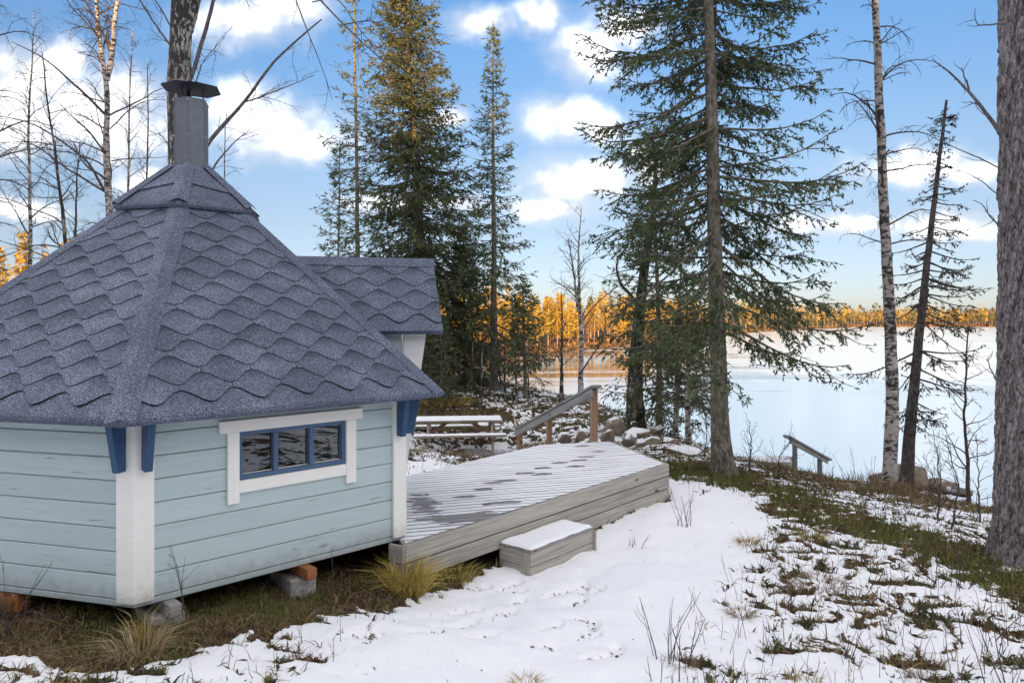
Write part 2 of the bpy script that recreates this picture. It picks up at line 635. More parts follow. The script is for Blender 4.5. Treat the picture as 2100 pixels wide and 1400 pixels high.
M_BIRCH = birch_mat('birch_bark', (0.42, 0.395, 0.37), (0.42, 0.36, 0.32), 0.50)
M_BIRCH_OLD = birch_mat('old_birch_bark', (0.36, 0.34, 0.31), (0.20, 0.17, 0.14), 0.85, (12, 12, 5))
M_BIRCH_WARM = birch_mat('peeling_birch_bark', (0.50, 0.42, 0.36), (0.44, 0.26, 0.17), 0.6)
M_ASPEN = birch_mat('rough_aspen_bark', (0.46, 0.45, 0.42), (0.26, 0.24, 0.22), 0.78, (22, 22, 9))


def needle_mat(name, a, c_, spread=0.5):
    m, n, b, o = new_mat(name)
    pos = n.nodes.new('ShaderNodeNewGeometry')
    f = noise(n, pos.outputs['Position'], 3.0, 3, 0.6)
    r = pos.outputs['Random Per Island']
    k = mth(n, 'ADD', mth(n, 'MULTIPLY', f, 0.8), mth(n, 'MULTIPLY_ADD', r, spread, -0.15))
    c = mixc(n, sstep(n, k, 0.25, 0.85), a, c_)
    setp(n, b, base=c, rough=0.7, spec=0.25)
    tr = nd(n, 'ShaderNodeBsdfTranslucent', {'Color': c})
    mx = nd(n, 'ShaderNodeMixShader', {0: 0.25, 1: b.outputs[0], 2: tr.outputs[0]})
    n.links.new(mx.outputs[0], o.inputs[0])
    return m


M_NEEDLE = needle_mat('spruce_needles', (0.060, 0.085, 0.048), (0.19, 0.225, 0.10))
M_NEEDLE_DENSE = needle_mat('dense_spruce_needles', (0.055, 0.075, 0.036), (0.17, 0.19, 0.075))
M_NEEDLE_DRY = needle_mat('dry_spruce_needles', (0.035, 0.030, 0.026), (0.085, 0.075, 0.055))
M_FAR_GOLD = needle_mat('sunlit_pine_crown', (0.24, 0.165, 0.032), (0.48, 0.32, 0.06), 0.9)  # gold of the low sun is put into the crown colour
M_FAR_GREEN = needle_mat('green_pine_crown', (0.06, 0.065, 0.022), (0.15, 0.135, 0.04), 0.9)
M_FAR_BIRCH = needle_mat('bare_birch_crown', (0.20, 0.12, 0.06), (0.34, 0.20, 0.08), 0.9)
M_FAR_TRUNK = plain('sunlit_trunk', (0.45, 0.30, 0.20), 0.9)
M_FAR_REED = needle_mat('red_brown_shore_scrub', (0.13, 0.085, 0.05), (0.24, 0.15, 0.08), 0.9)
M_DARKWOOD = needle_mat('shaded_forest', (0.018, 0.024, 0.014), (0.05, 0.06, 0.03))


def tint_mat(name, trans=0.2, rough=0.75):
    m, n, b, o = new_mat(name)
    a = n.nodes.new('ShaderNodeAttribute')
    a.attribute_name = 'tint'
    setp(n, b, base=a.outputs['Color'], rough=rough, spec=0.2)
    tr = nd(n, 'ShaderNodeBsdfTranslucent', {'Color': a.outputs['Color']})
    mx = nd(n, 'ShaderNodeMixShader', {0: trans, 1: b.outputs[0], 2: tr.outputs[0]})
    n.links.new(mx.outputs[0], o.inputs[0])
    return m


M_BLADE = tint_mat('plant_blades')


def rock_mat(lim=0.58):
    m, n, b, o = new_mat('granite_with_snow')
    geo = n.nodes.new('ShaderNodeNewGeometry')
    pos = geo.outputs['Position']
    f = noise(n, pos, 9, 6, 0.7)
    r = ornd(n)
    base = mixc(n, r, (0.20, 0.17, 0.145), (0.37, 0.285, 0.20))
    c = mixc(n, sstep(n, f, 0.3, 0.75), mixc(n, 0.6, base, (0.07, 0.065, 0.055)), base)
    nz = nd(n, 'ShaderNodeSeparateXYZ', {0: geo.outputs['Normal']}).outputs[2]
    s = sstep(n, mth(n, 'ADD', nz, mth(n, 'MULTIPLY_ADD', noise(n, pos, 4, 4, 0.6), 0.8, -0.4)), lim, lim + 0.12)
    setp(n, b, base=mixc(n, s, c, (0.86, 0.87, 0.9)), rough=0.9, normal=bump(n, f, 0.6, 0.02), spec=0.25)
    return m


M_ROCK = rock_mat()
M_ROCK_BARE = rock_mat(0.98)

# ------------------------------------------------------------------ layout of the hut and deck
HUT_C = np.array((-2.80, 6.386))
HUT_S = 2.0
HEADS = [165.5 - 60 * k for k in range(6)]


def hv(h):
    return np.array((math.sin(R(h)), math.cos(R(h))))


HP = [HUT_C + HUT_S * hv(h) for h in HEADS]                       # wall corners
HD = [(HP[(k + 1) % 6] - HP[k]) / HUT_S for k in range(6)]        # wall directions
HN = [np.array((d[1], -d[0])) for d in HD]                        # outward normals
Z_BASE = ZC - 1.765
Z_DECK = ZC - 1.76
DECK = [(-0.846, 5.690), (1.866, 8.86), (1.40, 10.48), (0.387, 10.19), (-1.13, 8.25), (-1.395, 7.82), (-0.905, 5.84)]


def poly_sd(x, y, poly):
    """signed distance to a polygon, negative inside"""
    x, y = np.asarray(x, float), np.asarray(y, float)
    d = np.full(x.shape, 1e9)
    ins = np.zeros(x.shape, bool)
    n = len(poly)
    for i in range(n):
        ax, ay = poly[i]
        bx, by = poly[(i + 1) % n]
        ex, ey = bx - ax, by - ay
        t = np.clip(((x - ax) * ex + (y - ay) * ey) / (ex * ex + ey * ey), 0, 1)
        d = np.minimum(d, np.hypot(x - ax - t * ex, y - ay - t * ey))
        c = ((ay > y) != (by > y)) & (x < (bx - ax) * (y - ay) / (by - ay + 1e-12) + ax)
        ins ^= c
    return np.where(ins, -d, d)


def line_d(x, y, pts):
    d = np.full(np.shape(x), 1e9)
    for (ax, ay), (bx, by) in zip(pts[:-1], pts[1:]):
        ex, ey = bx - ax, by - ay
        t = np.clip(((x - ax) * ex + (y - ay) * ey) / (ex * ex + ey * ey), 0, 1)
        d = np.minimum(d, np.hypot(x - ax - t * ex, y - ay - t * ey))
    return d


# ------------------------------------------------------------------ terrain
CTRL = [(0, 0, .32), (-3, 0, .38), (3, 0, .12), (0, -6, .7), (-8, -6, 1.1), (8, -6, .3), (0, 4.2, -.05), (-2.3, 4.1, .13), (-4.2, 4.4, .17), (-1.6, 4.8, .10),
        (-2.8, 6.4, .14), (-.85, 5.4, .0), (.1, 6.2, -.17), (1.9, 8.7, -.16), (1.2, 6.2, -.17), (3.2, 4.5, -.2), (4.9, 7.2, -.32),
        (3.08, 10.7, -.22), (2.4, 9.8, -.15), (4.3, 9.2, -.32), (5.9, 11.5, -.70), (5.65, 14.0, -.9), (7.2, 12, -1.0), (6.5, 9, -.55),
        (-1.2, 10.5, -.03), (-.6, 12.5, -.35), (.3, 12.2, -.5), (-1.0, 14.2, -.78), (-.9, 16.2, -.88), (.0, 15.8, -.88), (.6, 14.2, -.6),
        (-1.2, 18.3, -.55), (.4, 18, -.45), (-2.1, 21, .14), (-.7, 21, 0), (1.1, 20.5, -.15), (2.3, 19, -.31), (2.85, 17, -.38),
        (3.4, 14.5, -.38), (1.2, 16.8, -.45), (1.9, 14.4, -.28), (2.4, 13.2, -.25), (2.3, 11.8, -.2), (1.4, 12.2, -.3),
        (-4, 18, .2), (-8, 10, .5), (-8, 5, .35), (-7, 16, .6), (-12, 22, .9), (-3, 10, .1), (-4, 13, .1), (10, 6, -.7), (11, 10, -1.3), (9, 14, -1.4),
        (3.0, 6.0, -.2), (2.4, 7.6, -.15)]
CT = np.array(CTRL)


def _tpsU(r2):
    return np.where(r2 > 0, 0.5 * r2 * np.log(r2 + 1e-12), 0)


_n = len(CT)
_K = _tpsU((CT[:, None, 0] - CT[None, :, 0]) ** 2 + (CT[:, None, 1] - CT[None, :, 1]) ** 2) + 0.02 * np.eye(_n)
_Pm = np.column_stack([np.ones(_n), CT[:, :2]])
_A = np.zeros((_n + 3, _n + 3))
_A[:_n, :_n] = _K
_A[:_n, _n:] = _Pm
_A[_n:, :_n] = _Pm.T
_w = np.linalg.solve(_A, np.concatenate([CT[:, 2], np.zeros(3)]))

LAKE_Z = ZC - 6.0
_th_c = np.array([-3.2, -1.2, -.42, -.30, -.16, -.10, 0, .1, .16, .22, .29, .38, .49, .6, .8, 1.3, 2.0, 3.2])
_rc_c = np.array([900, 900, 300, 120, 25, 22.5, 21.5, 20, 17.5, 15, 13.4, 14.0, 15.2, 14, 13, 15, 60, 900.])
_th_s = np.array([-3.2, -.42, -.30, -.2, -.05, .126, .26, .38, .45, .6, 1.3, 2.0, 3.2])
_rs_s = np.array([90, 90, 75, 85, 100, 148, 245, 430, 590, 640, 500, 300, 90.])


def tps(x, y):
    x, y = np.asarray(x, float), np.asarray(y, float)
    r = np.hypot(x, y)
    k = np.minimum(1, 24 / np.maximum(r, 1e-6))
    xs, ys = x * k, y * k
    z = _w[_n] + _w[_n + 1] * xs + _w[_n + 2] * ys
    for i in range(_n):
        z = z + _w[i] * _tpsU((xs - CT[i, 0]) ** 2 + (ys - CT[i, 1]) ** 2)
    return np.clip(z, -2.2, 2.2)


def base_h(x, y):
    x, y = np.asarray(x, float), np.asarray(y, float)
    r, th = np.hypot(x, y), np.arctan2(x, y)
    z = tps(x, y)
    rc = np.interp(th, _th_c, _rc_c)
    s = np.maximum(0, r - rc)
    z = z - 0.42 * s * ss(s, 0, 3)
    z = np.maximum(z, LAKE_Z - 2.5)
    rs = np.interp(th, _th_s, _rs_s)
    far = LAKE_Z + np.clip((r - rs) * 0.06, -2.5, 5.0)
    z = np.where(r > rs - 40, np.maximum(z, far), z)
    # unseen rise behind the viewer, added to block the low sun
    z = z + 5.0 * ss(-y, 12, 40) * ss(np.abs(x), 400, 100)
    return z


BAND = [(2.2, 11.2), (2.56, 10.4), (3.28, 9.66), (3.8, 8.5), (4.19, 7.4), (4.6, 6.6), (5.2, 5.8), (6.5, 5)]
PATH = [(-.3, 2.2), (-.1, 4.2), (.5, 5.9), (1.2, 7.0), (2.0, 8.2)]
PRINTS = [(985, 1205, 35), (1045, 1190, 55), (1140, 1210, 50), (1195, 1195, 15), (1060, 1230, 20), (955, 1262, 65), (1030, 1262, 60),
          (920, 1305, 70), (985, 1325, 65), (1190, 1262, 80), (1215, 1275, 10), (1265, 1330, 8), (870, 1335, 60), (1175, 1195, 60), (745, 1355, 60)]
rp_ = random.Random(4)
PRINTS += [(rp_.uniform(860, 1260), rp_.uniform(1185, 1390), rp_.uniform(30, 75)) for _ in range(12)]
PRN = []
for (px, py, a) in PRINTS:
    Yp = FPX * (ZC + 0.1) / (py - HY)
    PRN.append(((px - HX) / FPX * Yp, Yp, R(a)))


def snow_field(x, y):
    hut = poly_sd(x, y, HP)
    deck = poly_sd(x, y, DECK)
    f = 0.40 + 0 * x
    f = f - 1.5 * (1 - ss(hut, 0.12, 0.62 + 0.1 * ss(-x, 1, 4)))                # dry strip along the hut
    f = f - 1.3 * (1 - ss(deck, -0.02, 0.16))
    pth = line_d(x, y, PATH)
    slope = ss(x - 0.34 * y, -0.55, 0.35) * ss(y, 3.2, 5.5)
    f = f - 0.25 * slope
    f = f + 0.75 * (1 - ss(pth, 0.40, 1.10)) * (1 - 0.25 * ss(-x, 0.3, 1.2))
    f = f - 0.43 * (1 - ss(line_d(x + .3 * pn(x, y), y + .3 * pn(y + 7, x), BAND), 0.15, 0.9))
    f = f - 0.30 * ss(y, 9.5, 11)
    f = f - 0.16 * ss(-x, -.1, .5) * ss(5.6 - y, 0, .8)
    f = f - 0.10 * ss(y, 15, 18)
    f = f - 0.5 * (1 - ss(np.hypot(x - 3.08, y - 10.7), .3, .8)) - 0.5 * (1 - ss(np.hypot((x + 2.0) / 1.6, y - 18.5), .5, 1.6))
    f = f - 0.35 * ss(x - 0.6 * y, .5, 1.8) * ss(7 - y, 0, 2)
    f = f - 0.30 * ss(y, 21, 24)
    sx, sy = x + 0.3 * pn(x * 3, y * 3), y
    f = f + 0.30 * fbm(sx * 2.1, sy * 1.7, 2) + 0.52 * fbm(sx * 9.0 + 40, sy * 7.0, 3)
    return f


def moss_amount(x, y):
    m = (1 - ss(line_d(x + .3 * pn(x, y), y, BAND), 0.3, 1.0)) * ss(fbm(x * 1.9, y * 1.9, 2), -.75, .1)
    m = np.maximum(m, 0.6 * (1 - ss(poly_sd(x, y, HP), 0.25, 0.8)) * ss(fbm(x * 1.7, y * 1.7, 2), -.2, .4))
    return np.maximum(m, 0.35 * ss(y, 13, 18))


def ground_h(x, y, detail=True):
    z = base_h(x, y)
    if detail:
        r = np.hypot(x, y)
        near = ss(-r, -60, -25)
        z = z + near * (0.045 * fbm(x * 0.9, y * 0.9, 3))
    return z


def gz(x, y):
    return float(ground_h(np.array([x]), np.array([y]))[0])


dense = np.arange(-0.70, 0.7001, 0.0020)
mid_ = np.arange(0.706, 1.25, 0.007)
rest = np.concatenate([mid_, np.linspace(1.26, 2 * math.pi - 1.26, 60), 2 * math.pi - mid_[::-1]])
TH = np.concatenate([dense, rest])
RR = np.concatenate([[0.3, 0.9, 1.6, 2.3], 2.9 * np.exp(np.arange(0, math.log(30 / 2.9), 0.0056)), 30 * np.exp(np.linspace(0.03, math.log(9000 / 30), 70))])
tt, rr = np.meshgrid(TH, RR)
gx_, gy_ = rr * np.sin(tt), rr * np.cos(tt)
gzv = ground_h(gx_, gy_)
nearm = rr < 45
sn = np.zeros_like(gx_)
sn[nearm] = ss(snow_field(gx_[nearm], gy_[nearm]), -0.08, 0.12)
sn[~nearm] = 0.15
pr = np.zeros_like(gx_)
for (fx, fy, fa) in PRN:
    k = np.hypot(gx_ - fx, gy_ - fy) < 0.3
    dx, dy = gx_[k] - fx, gy_[k] - fy
    a_, b_ = dx * math.sin(fa) + dy * math.cos(fa), dx * math.cos(fa) - dy * math.sin(fa)
    e = np.hypot(a_ / 0.15, b_ / (0.055 + 0.012 * np.sign(a_) * (np.abs(a_) > 0.04)))
    pr[k] = np.maximum(pr[k], 1 - ss(e, 0.7, 1.1))
tread = ss(pn(gx_ * 30, gy_ * 30), -0.1, 0.5)
moss = moss_amount(gx_, gy_)
near2 = ss(-rr, -32, -16)
bump_h = near2 * (0.028 * sn + (1 - sn) * (0.035 * fbm(gx_ * 7, gy_ * 7, 2) + 0.012) + 0.016 * sn * fbm(gx_ * 4, gy_ * 4, 4))
gzv = gzv + bump_h - 0.032 * pr * sn
sn = sn * (1 - 0.58 * pr * (0.6 + 0.4 * tread))
under = poly_sd(gx_, gy_, HP) < 0.15
t_moss = np.array((0.115, 0.115, 0.035))
t_leaf = np.array((0.14, 0.10, 0.06))
t_dark = np.array((0.045, 0.034, 0.024))
vv = ss(fbm(gx_ * 1.3 + 5, gy_ * 1.3, 3), -0.5, 0.5)[..., None]
tint = (t_leaf * vv + t_dark * (1 - vv)) * (1 - moss[..., None]) + t_moss * moss[..., None] * (0.6 + 0.6 * vv)
tint[rr > 60] = (0.10, 0.075, 0.04)
nr, nth = gx_.shape
ids = np.arange(nr * nth).reshape(nr, nth)
i0, i1 = ids[:-1], ids[1:]
Q = np.stack([i0, np.roll(i0, -1, 1), np.roll(i1, -1, 1), i1], -1).reshape(-1, 4)[:, ::-1]
V = np.stack([gx_, gy_, gzv], -1).reshape(-1, 3)
V = np.concatenate([V, [[0, 0, gz(0, 0)]]])
T = np.stack([ids[0], np.roll(ids[0], -1), np.full(nth, nr * nth)], -1)[:, ::-1]
me = mesh_np('ground', V, T, Q, True, np.concatenate([tint.reshape(-1, 3), [[.1, .1, .1]]]), {'snow': np.concatenate([sn.ravel(), [1]])})
ground = tag(add('ground', me, M_GROUND), kind='structure')

# the lake, a sheet of thin ice
ang = np.linspace(0, 2 * math.pi, 64, endpoint=False)
lr = np.array([0.1, 30, 120, 500, 2000, 9000])
LV = np.concatenate([[[r_ * math.sin(a) + (120 if r_ < 600 else 0) * 0, r_ * math.cos(a), LAKE_Z] for a in ang] for r_ in lr])
LQ = [[i * 64 + j, i * 64 + (j + 1) % 64, (i + 1) * 64 + (j + 1) % 64, (i + 1) * 64 + j][::-1] for i in range(len(lr) - 1) for j in range(64)]
tag(add('lake', mesh_np('lake', LV, None, LQ), M_LAKE), kind='structure')

# ------------------------------------------------------------------ the grill hut
def v3(xy, z):
    return Vector((float(xy[0]), float(xy[1]), z))


hut = thing('grill_hut', v3(HUT_C, Z_BASE),
            'six-sided pale blue garden hut with white corner posts and dark scalloped shingle roof', 'hut')
Z_WTOP = ZC - 0.40
R_EAVE, Z_EAVE, SLOPE = 2.326, ZC - 0.577, 0.832       # slope along a corner radius
AP = math.cos(R(30))


def roof_z(r):
    return Z_EAVE + SLOPE * (R_EAVE - r)


WIN = dict(s0=.6486, s1=1.469, z0=ZC - 1.085, z1=ZC - .755)
joints = [Z_BASE] + [ZC - 1.721 + .145 * i for i in range(0, 10) if ZC - 1.721 + .145 * i < Z_WTOP - .03] + [Z_WTOP]
floor_poly = [tuple(p) for p in HP]
add('floor', prism('floor', [tuple(HUT_C + (p - HUT_C) * .985) for p in HP][::-1], Z_BASE + 0.01, Z_BASE + .06), M_INNER, hut)
for k in range(6):
    d, n_, p = HD[k], HN[k], HP[k]
    Mw = frame(v3(p, 0), (*d, 0), (0, 0, 1))             # local y points into the hut
    pieces = [(0.02, HUT_S - 0.02, Z_BASE + .01, Z_WTOP)]
    if k == 0:
        s0, s1, z0, z1 = WIN['s0'], WIN['s1'], WIN['z0'], WIN['z1']
        pieces = [(0.02, s0, Z_BASE + .01, Z_WTOP), (s1, HUT_S - .02, Z_BASE + .01, Z_WTOP), (s0, s1, Z_BASE + .01, z0), (s0, s1, z1, Z_WTOP)]
    Vw, Fw = [], []
    for (a, b, c, e) in pieces:
        i = len(Vw)
        Vw += [(x, y, z) for z in (c, e) for (x, y) in ((a, .021), (b, .021), (b, .06), (a, .06))]
        Fw += [[i + q for q in f] for f in ([3, 2, 1, 0], [4, 5, 6, 7], [0, 1, 5, 4], [1, 2, 6, 5], [2, 3, 7, 6], [3, 0, 4, 7])]
    wall = add('wall', mesh('wall', Vw, Fw), M_INNER, hut, Mw)
    for j in range(len(joints) - 1):
        z0, z1 = joints[j] + .0022, joints[j + 1] - .0022
        spans = [(0.002, HUT_S - .002)]
        if k == 0:
            a, b = WIN['s0'] - .02, WIN['s1'] + .02
            if z1 > WIN['z0'] - .02 and z0 < WIN['z1'] + .02:
                if z0 < WIN['z0'] - .02 and z1 < WIN['z0'] + .05:
                    z1 = min(z1, WIN['z0'] - 0.02) if WIN['z0'] - .02 - z0 > .03 else z1
                spans = [(0.002, a), (b, HUT_S - .002)]
        for (a, b) in spans:
            pa = v3(p + d * a - n_ * .010, (z0 + z1) / 2)
            pb = v3(p + d * b - n_ * .010, (z0 + z1) / 2)
            board('wall_board', pa, pb, .020, z1 - z0, (0, 0, 1), M_WALL, wall, .005)
    if k == 0:      # window
        s0, s1, z0, z1 = WIN['s0'], WIN['s1'], WIN['z0'], WIN['z1']
        win = add('window', prism('window', [(s0 + .001, .012), (s1 - .001, .012), (s1 - .001, .05), (s0 + .001, .05)], z0 - .022, z0 + .001), M_SASH, hut, Mw)

        def wb(name, sa, za, sb, zb, W, T, y, mat_):
            a = Mw @ Vector((sa, y, za))
            b = Mw @ Vector((sb, y, zb))
            return board(name, a, b, W, T, (*-n_, 0), mat_, win, .002)
        # sash frame members: (the width runs in the wall plane, the thickness into the wall)
        for (sa, za, sb, zb) in ((s0, z0 + .016, s1, z0 + .016), (s0, z1 - .016, s1, z1 - .016)):
            wb('sash_rail', sa, za, sb, zb, .032, .045, .018, M_SASH)
        for s_ in (s0 + .014, .918, 1.192, s1 - .014):
            wb('sash_stile', s_, z0 + .0325, s_, z1 - .0325, .028 if s_ not in (.918, 1.192) else .034, .040, .016, M_SASH)
        cuts = [s0 + .0285, .918 - .0175, .918 + .0175, 1.192 - .0175, 1.192 + .0175, s1 - .0285]
        for a, b in ((cuts[0], cuts[1]), (cuts[2], cuts[3]), (cuts[4], cuts[5])):
            pane = add('pane', prism('pane', [(a, .026), (b, .026), (b, .030), (a, .030)], z0 + .033, z1 - .033), M_GLASS, win, Mw)
            wb('glazing_bead', a, z0 + .0365, b, z0 + .0365, .006, .008, .0205, M_TRIM)
        zt0, zt1 = ZC - .757, ZC - .678
        wb('window_trim', .514, (zt0 + zt1) / 2, 1.609, (zt0 + zt1) / 2, zt1 - zt0, .026, -.014, M_TRIM)
        wb('window_trim', s0 + .001, ZC - 1.126, s1 - .001, ZC - 1.126, .082, .021, -.0118, M_TRIM)
        for (a, b) in ((.569, s0), (s1, 1.553)):
            wb('window_trim', (a + b) / 2, ZC - 1.232, (a + b) / 2, zt0 - .001, b - a, .024, -.013, M_TRIM)
    # corner post wrapped round the corner at the start of this wall
    dm, nm = HD[k - 1], HN[k - 1]
    bis = (n_ + nm) / np.linalg.norm(n_ + nm)
    tk, wd = .026, .108
    pts = [p + d * wd + n_ * .001, p + d * wd + n_ * tk, p + bis * tk / AP, p - dm * wd + nm * tk, p - dm * wd + nm * .001, p + bis * .001 / AP]
    zb = Z_BASE + .035
    post = add('corner_post', prism('corner_post', [tuple(q - p) for q in pts][::-1], zb, Z_WTOP + .02), M_TRIM, hut, Matrix.Translation(v3(p, 0)))
    # blue eave brackets, one on each face of the post
    for (dd, nn, sgn) in ((d, n_, 1), (dm, nm, -1)):
        q = p + dd * sgn * .056 + nn * (tk + .001)
        Mb = frame(v3(q, 0), (*nn, 0), (*dd, 0))         # local x outwards, z along the wall
        prof = [(0, ZC - .925), (.062, ZC - .928), (.125, ZC - .60), (.125, ZC - .56), (0, ZC - .50)]
        Vb = [(x, z_, s_) for s_ in (-.024, .024) for (x, z_) in prof]
        # y of the local frame is vertical
        yv = (Mb.to_3x3() @ Vector((0, 1, 0))).z
        Vb = [(x, y * (1 if yv > 0 else -1), z_) for (x, y, z_) in Vb]
        nb = len(prof)
        Fb = [list(range(nb)), list(range(nb, 2 * nb))[::-1]] + [[i, nb + i, nb + (i + 1) % nb, (i + 1) % nb] for i in range(nb)]
        meb = mesh('bracket', Vb, Fb)
        import bmesh
        bm = bmesh.new()
        bm.from_mesh(meb)
        bmesh.ops.recalc_face_normals(bm, faces=bm.faces)
        bmesh.ops.bevel(bm, geom=bm.edges, offset=.004, segments=1, affect='EDGES')
        bm.to_mesh(meb)
        bm.free()
        add('bracket', meb, M_BLUE, hut, Mb)

# roof panels with their shingles
PERIOD, COURSE, AMP = .333, .146, .054


def tab_poly():
    pts = []
    for i in range(9):
        x = -PERIOD / 2 + PERIOD * i / 8
        pts.append((x * .992, -AMP * math.cos(2 * math.pi * x / PERIOD)))
    pts += [(PERIOD / 2 * .992, .235), (-PERIOD / 2 * .992, .235)]
    return pts


def tab_mesh(poly):
    """poly is in tab coordinates (y up the slope); the tab lies tilted over the course below"""
    def zt(y):
        return .0140 - .0120 * max(0, min(1, (y + AMP) / (.235 + AMP)))
    n = len(poly)
    Vt = [(x, y, zt(y)) for x, y in poly] + [(x, y, .0) for x, y in poly]
    Ft = [list(range(n))] + [[n + i, n + (i + 1) % n, (i + 1) % n, i] for i in range(n)]
    me_ = mesh('shingle', Vt, Ft)
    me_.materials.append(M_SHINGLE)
    me_.materials.append(M_EDGE)
    me_.polygons.foreach_set('material_index', [0] + [1] * n)
    return me_


FULL_TAB = tab_mesh(tab_poly())


def shingle_face(panel, M, region, y_first, n_rows, x_span, phase=0.0):
    """lay courses over a convex region given as half-planes in panel coordinates"""
    nlo, nhi = int(x_span[0] / PERIOD) - 2, int(x_span[1] / PERIOD) + 2
    for i in range(n_rows):
        yi = y_first + COURSE * i
        for j in range(nlo, nhi + 1):
            xj = (j + .5 * (i % 2) + phase) * PERIOD
            poly = tab_poly()
            cl = clip_poly(poly, [(a, b, c - a * xj - b * yi) for (a, b, c) in region])
            if len(cl) < 3:
                continue
            area = abs(sum(cl[q][0] * cl[(q + 1) % len(cl)][1] - cl[(q + 1) % len(cl)][0] * cl[q][1] for q in range(len(cl)))) / 2
            if area < .004:
                continue
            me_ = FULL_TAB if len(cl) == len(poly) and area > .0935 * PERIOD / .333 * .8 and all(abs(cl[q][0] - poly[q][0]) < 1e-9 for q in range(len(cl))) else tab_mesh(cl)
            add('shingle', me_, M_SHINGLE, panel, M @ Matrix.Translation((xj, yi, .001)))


EP = [HUT_C + R_EAVE * hv(h) for h in HEADS]
Z_APEX = roof_z(0)
for k in range(6):
    e0, e1 = EP[k], EP[(k + 1) % 6]
    mid = (e0 + e1) / 2
    apo = R_EAVE * AP
    up = v3(-HN[k] * apo, Z_APEX - Z_EAVE)
    Ls = up.length
    x = v3(HD[k], 0)
    v_ = up.normalized()
    nrm = x.cross(v_)
    M = Matrix((x, v_, nrm)).transposed().to_4x4()
    M.translation = v3(mid, Z_EAVE)
    hw = R_EAVE / 2
    cut = 1 - .30 / R_EAVE
    Ltop = Ls * cut
    poly = [(-hw, 0), (hw, 0), (hw * (1 - cut), Ltop), (-hw * (1 - cut), Ltop)]
    # slab with a rounded, curled eave edge
    Vp, Fp = [], []
    for sx in (-1, 1):
        prof = [(-.004, -.060), (-.012, -.045), (-.010, -.018), (.004, -.002), (.020, .0), (Ltop, .0), (Ltop, -.05), (.02, -.06)]
        for (y, z_) in prof:
            w = hw * (1 - max(y, 0) / Ls)
            Vp.append((sx * w, y, z_))
    m8 = 8
    Fp = [list(range(m8)), list(range(m8, 16))[::-1]] + [[i, m8 + i, m8 + (i + 1) % m8, (i + 1) % m8] for i in range(m8)]
    mep = mesh('roof_panel', Vp, Fp)
    bm = bmesh.new()
    bm.from_mesh(mep)
    bmesh.ops.recalc_face_normals(bm, faces=bm.faces)
    bm.to_mesh(mep)
    bm.free()
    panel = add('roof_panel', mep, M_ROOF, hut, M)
    if k in (0, 1, 5):
        tn = hw / Ls
        ins = .035
        reg = [(1, tn, hw - ins), (-1, tn, hw - ins), (0, 1, Ls * (1 - .50 / R_EAVE)), (0, -1, -.03)]
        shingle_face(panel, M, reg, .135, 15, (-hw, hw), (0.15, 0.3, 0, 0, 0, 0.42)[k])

# hip caps
for k in range(6):
    d, dm = HD[k], HD[k - 1]
    hipdir = v3(-hv(HEADS[k]) * R_EAVE, SLOPE * R_EAVE).normalized()
    start = v3(EP[k], Z_EAVE)
    Lh = math.hypot(1, SLOPE) * (R_EAVE - .42)
    nk = [None, None]
    for q, kk in enumerate((k, k - 1)):
        upv = v3(-HN[kk] * R_EAVE * AP, Z_APEX - Z_EAVE).normalized()
        nk[q] = v3(HD[kk], 0).cross(upv)
    nav = (nk[0] + nk[1]).normalized()
    a0 = v3(d, 0) - hipdir * v3(d, 0).dot(hipdir)
    a1 = -(v3(dm, 0) - hipdir * v3(dm, 0).dot(hipdir))
    a0.normalize()
    a1.normalize()
    wcap, lift = .082, .017
    sect = [a1 * wcap - nav * .012, a1 * wcap + nk[1] * lift, a1 * wcap * .35 + nk[1] * (lift + .004), nav * (lift + .004),
            a0 * wcap * .35 + nk[0] * (lift + .004), a0 * wcap + nk[0] * lift, a0 * wcap - nav * .012]
    Vh, Fh = [], []
    nseg = 10
    for i in range(nseg + 1):
        c = start + hipdir * (-.012 + (Lh + .012) * i / nseg)
        for s_ in sect:
            Vh.append(c + s_)
    m7 = len(sect)
    for i in range(nseg):
        for j in range(m7 - 1):
            Fh.append([i * m7 + j, i * m7 + j + 1, (i + 1) * m7 + j + 1, (i + 1) * m7 + j])
    Fh.append(list(range(m7)))
    meh = mesh('hip_cap', [q - start for q in Vh], Fh)
    bm = bmesh.new()
    bm.from_mesh(meh)
    bmesh.ops.recalc_face_normals(bm, faces=bm.faces)
    bm.to_mesh(meh)
    bm.free()
    add('hip_cap', meh, M_ROOF, hut, Matrix.Translation(start))

# the small upper roof over the smoke opening
RC, ZCU, RT, ZT = .615, ZC + .940, .160, ZC + 1.315
Vc, Fc = [], []
for (r_, z_) in ((RC - .04, ZCU - .050), (RC - .004, ZCU - .052), (RC + .010, ZCU - .030), (RC - .004, ZCU - .004), (RT, ZT), (RT - .05, ZT)):
    for h in HEADS:
        q = HUT_C + r_ * hv(h)
        Vc.append((q[0] - HUT_C[0], q[1] - HUT_C[1], z_ - ZCU))
for i in range(5):
    for j in range(6):
        Fc.append([i * 6 + j, (i + 1) * 6 + j, (i + 1) * 6 + (j + 1) % 6, i * 6 + (j + 1) % 6])
mec = mesh('upper_roof', Vc, Fc)
bm = bmesh.new(); bm.from_mesh(mec); bmesh.ops.recalc_face_normals(bm, faces=bm.faces); bm.to_mesh(mec); bm.free()
upper = add('upper_roof', mec, M_ROOF, hut, Matrix.Translation(v3(HUT_C, ZCU)))
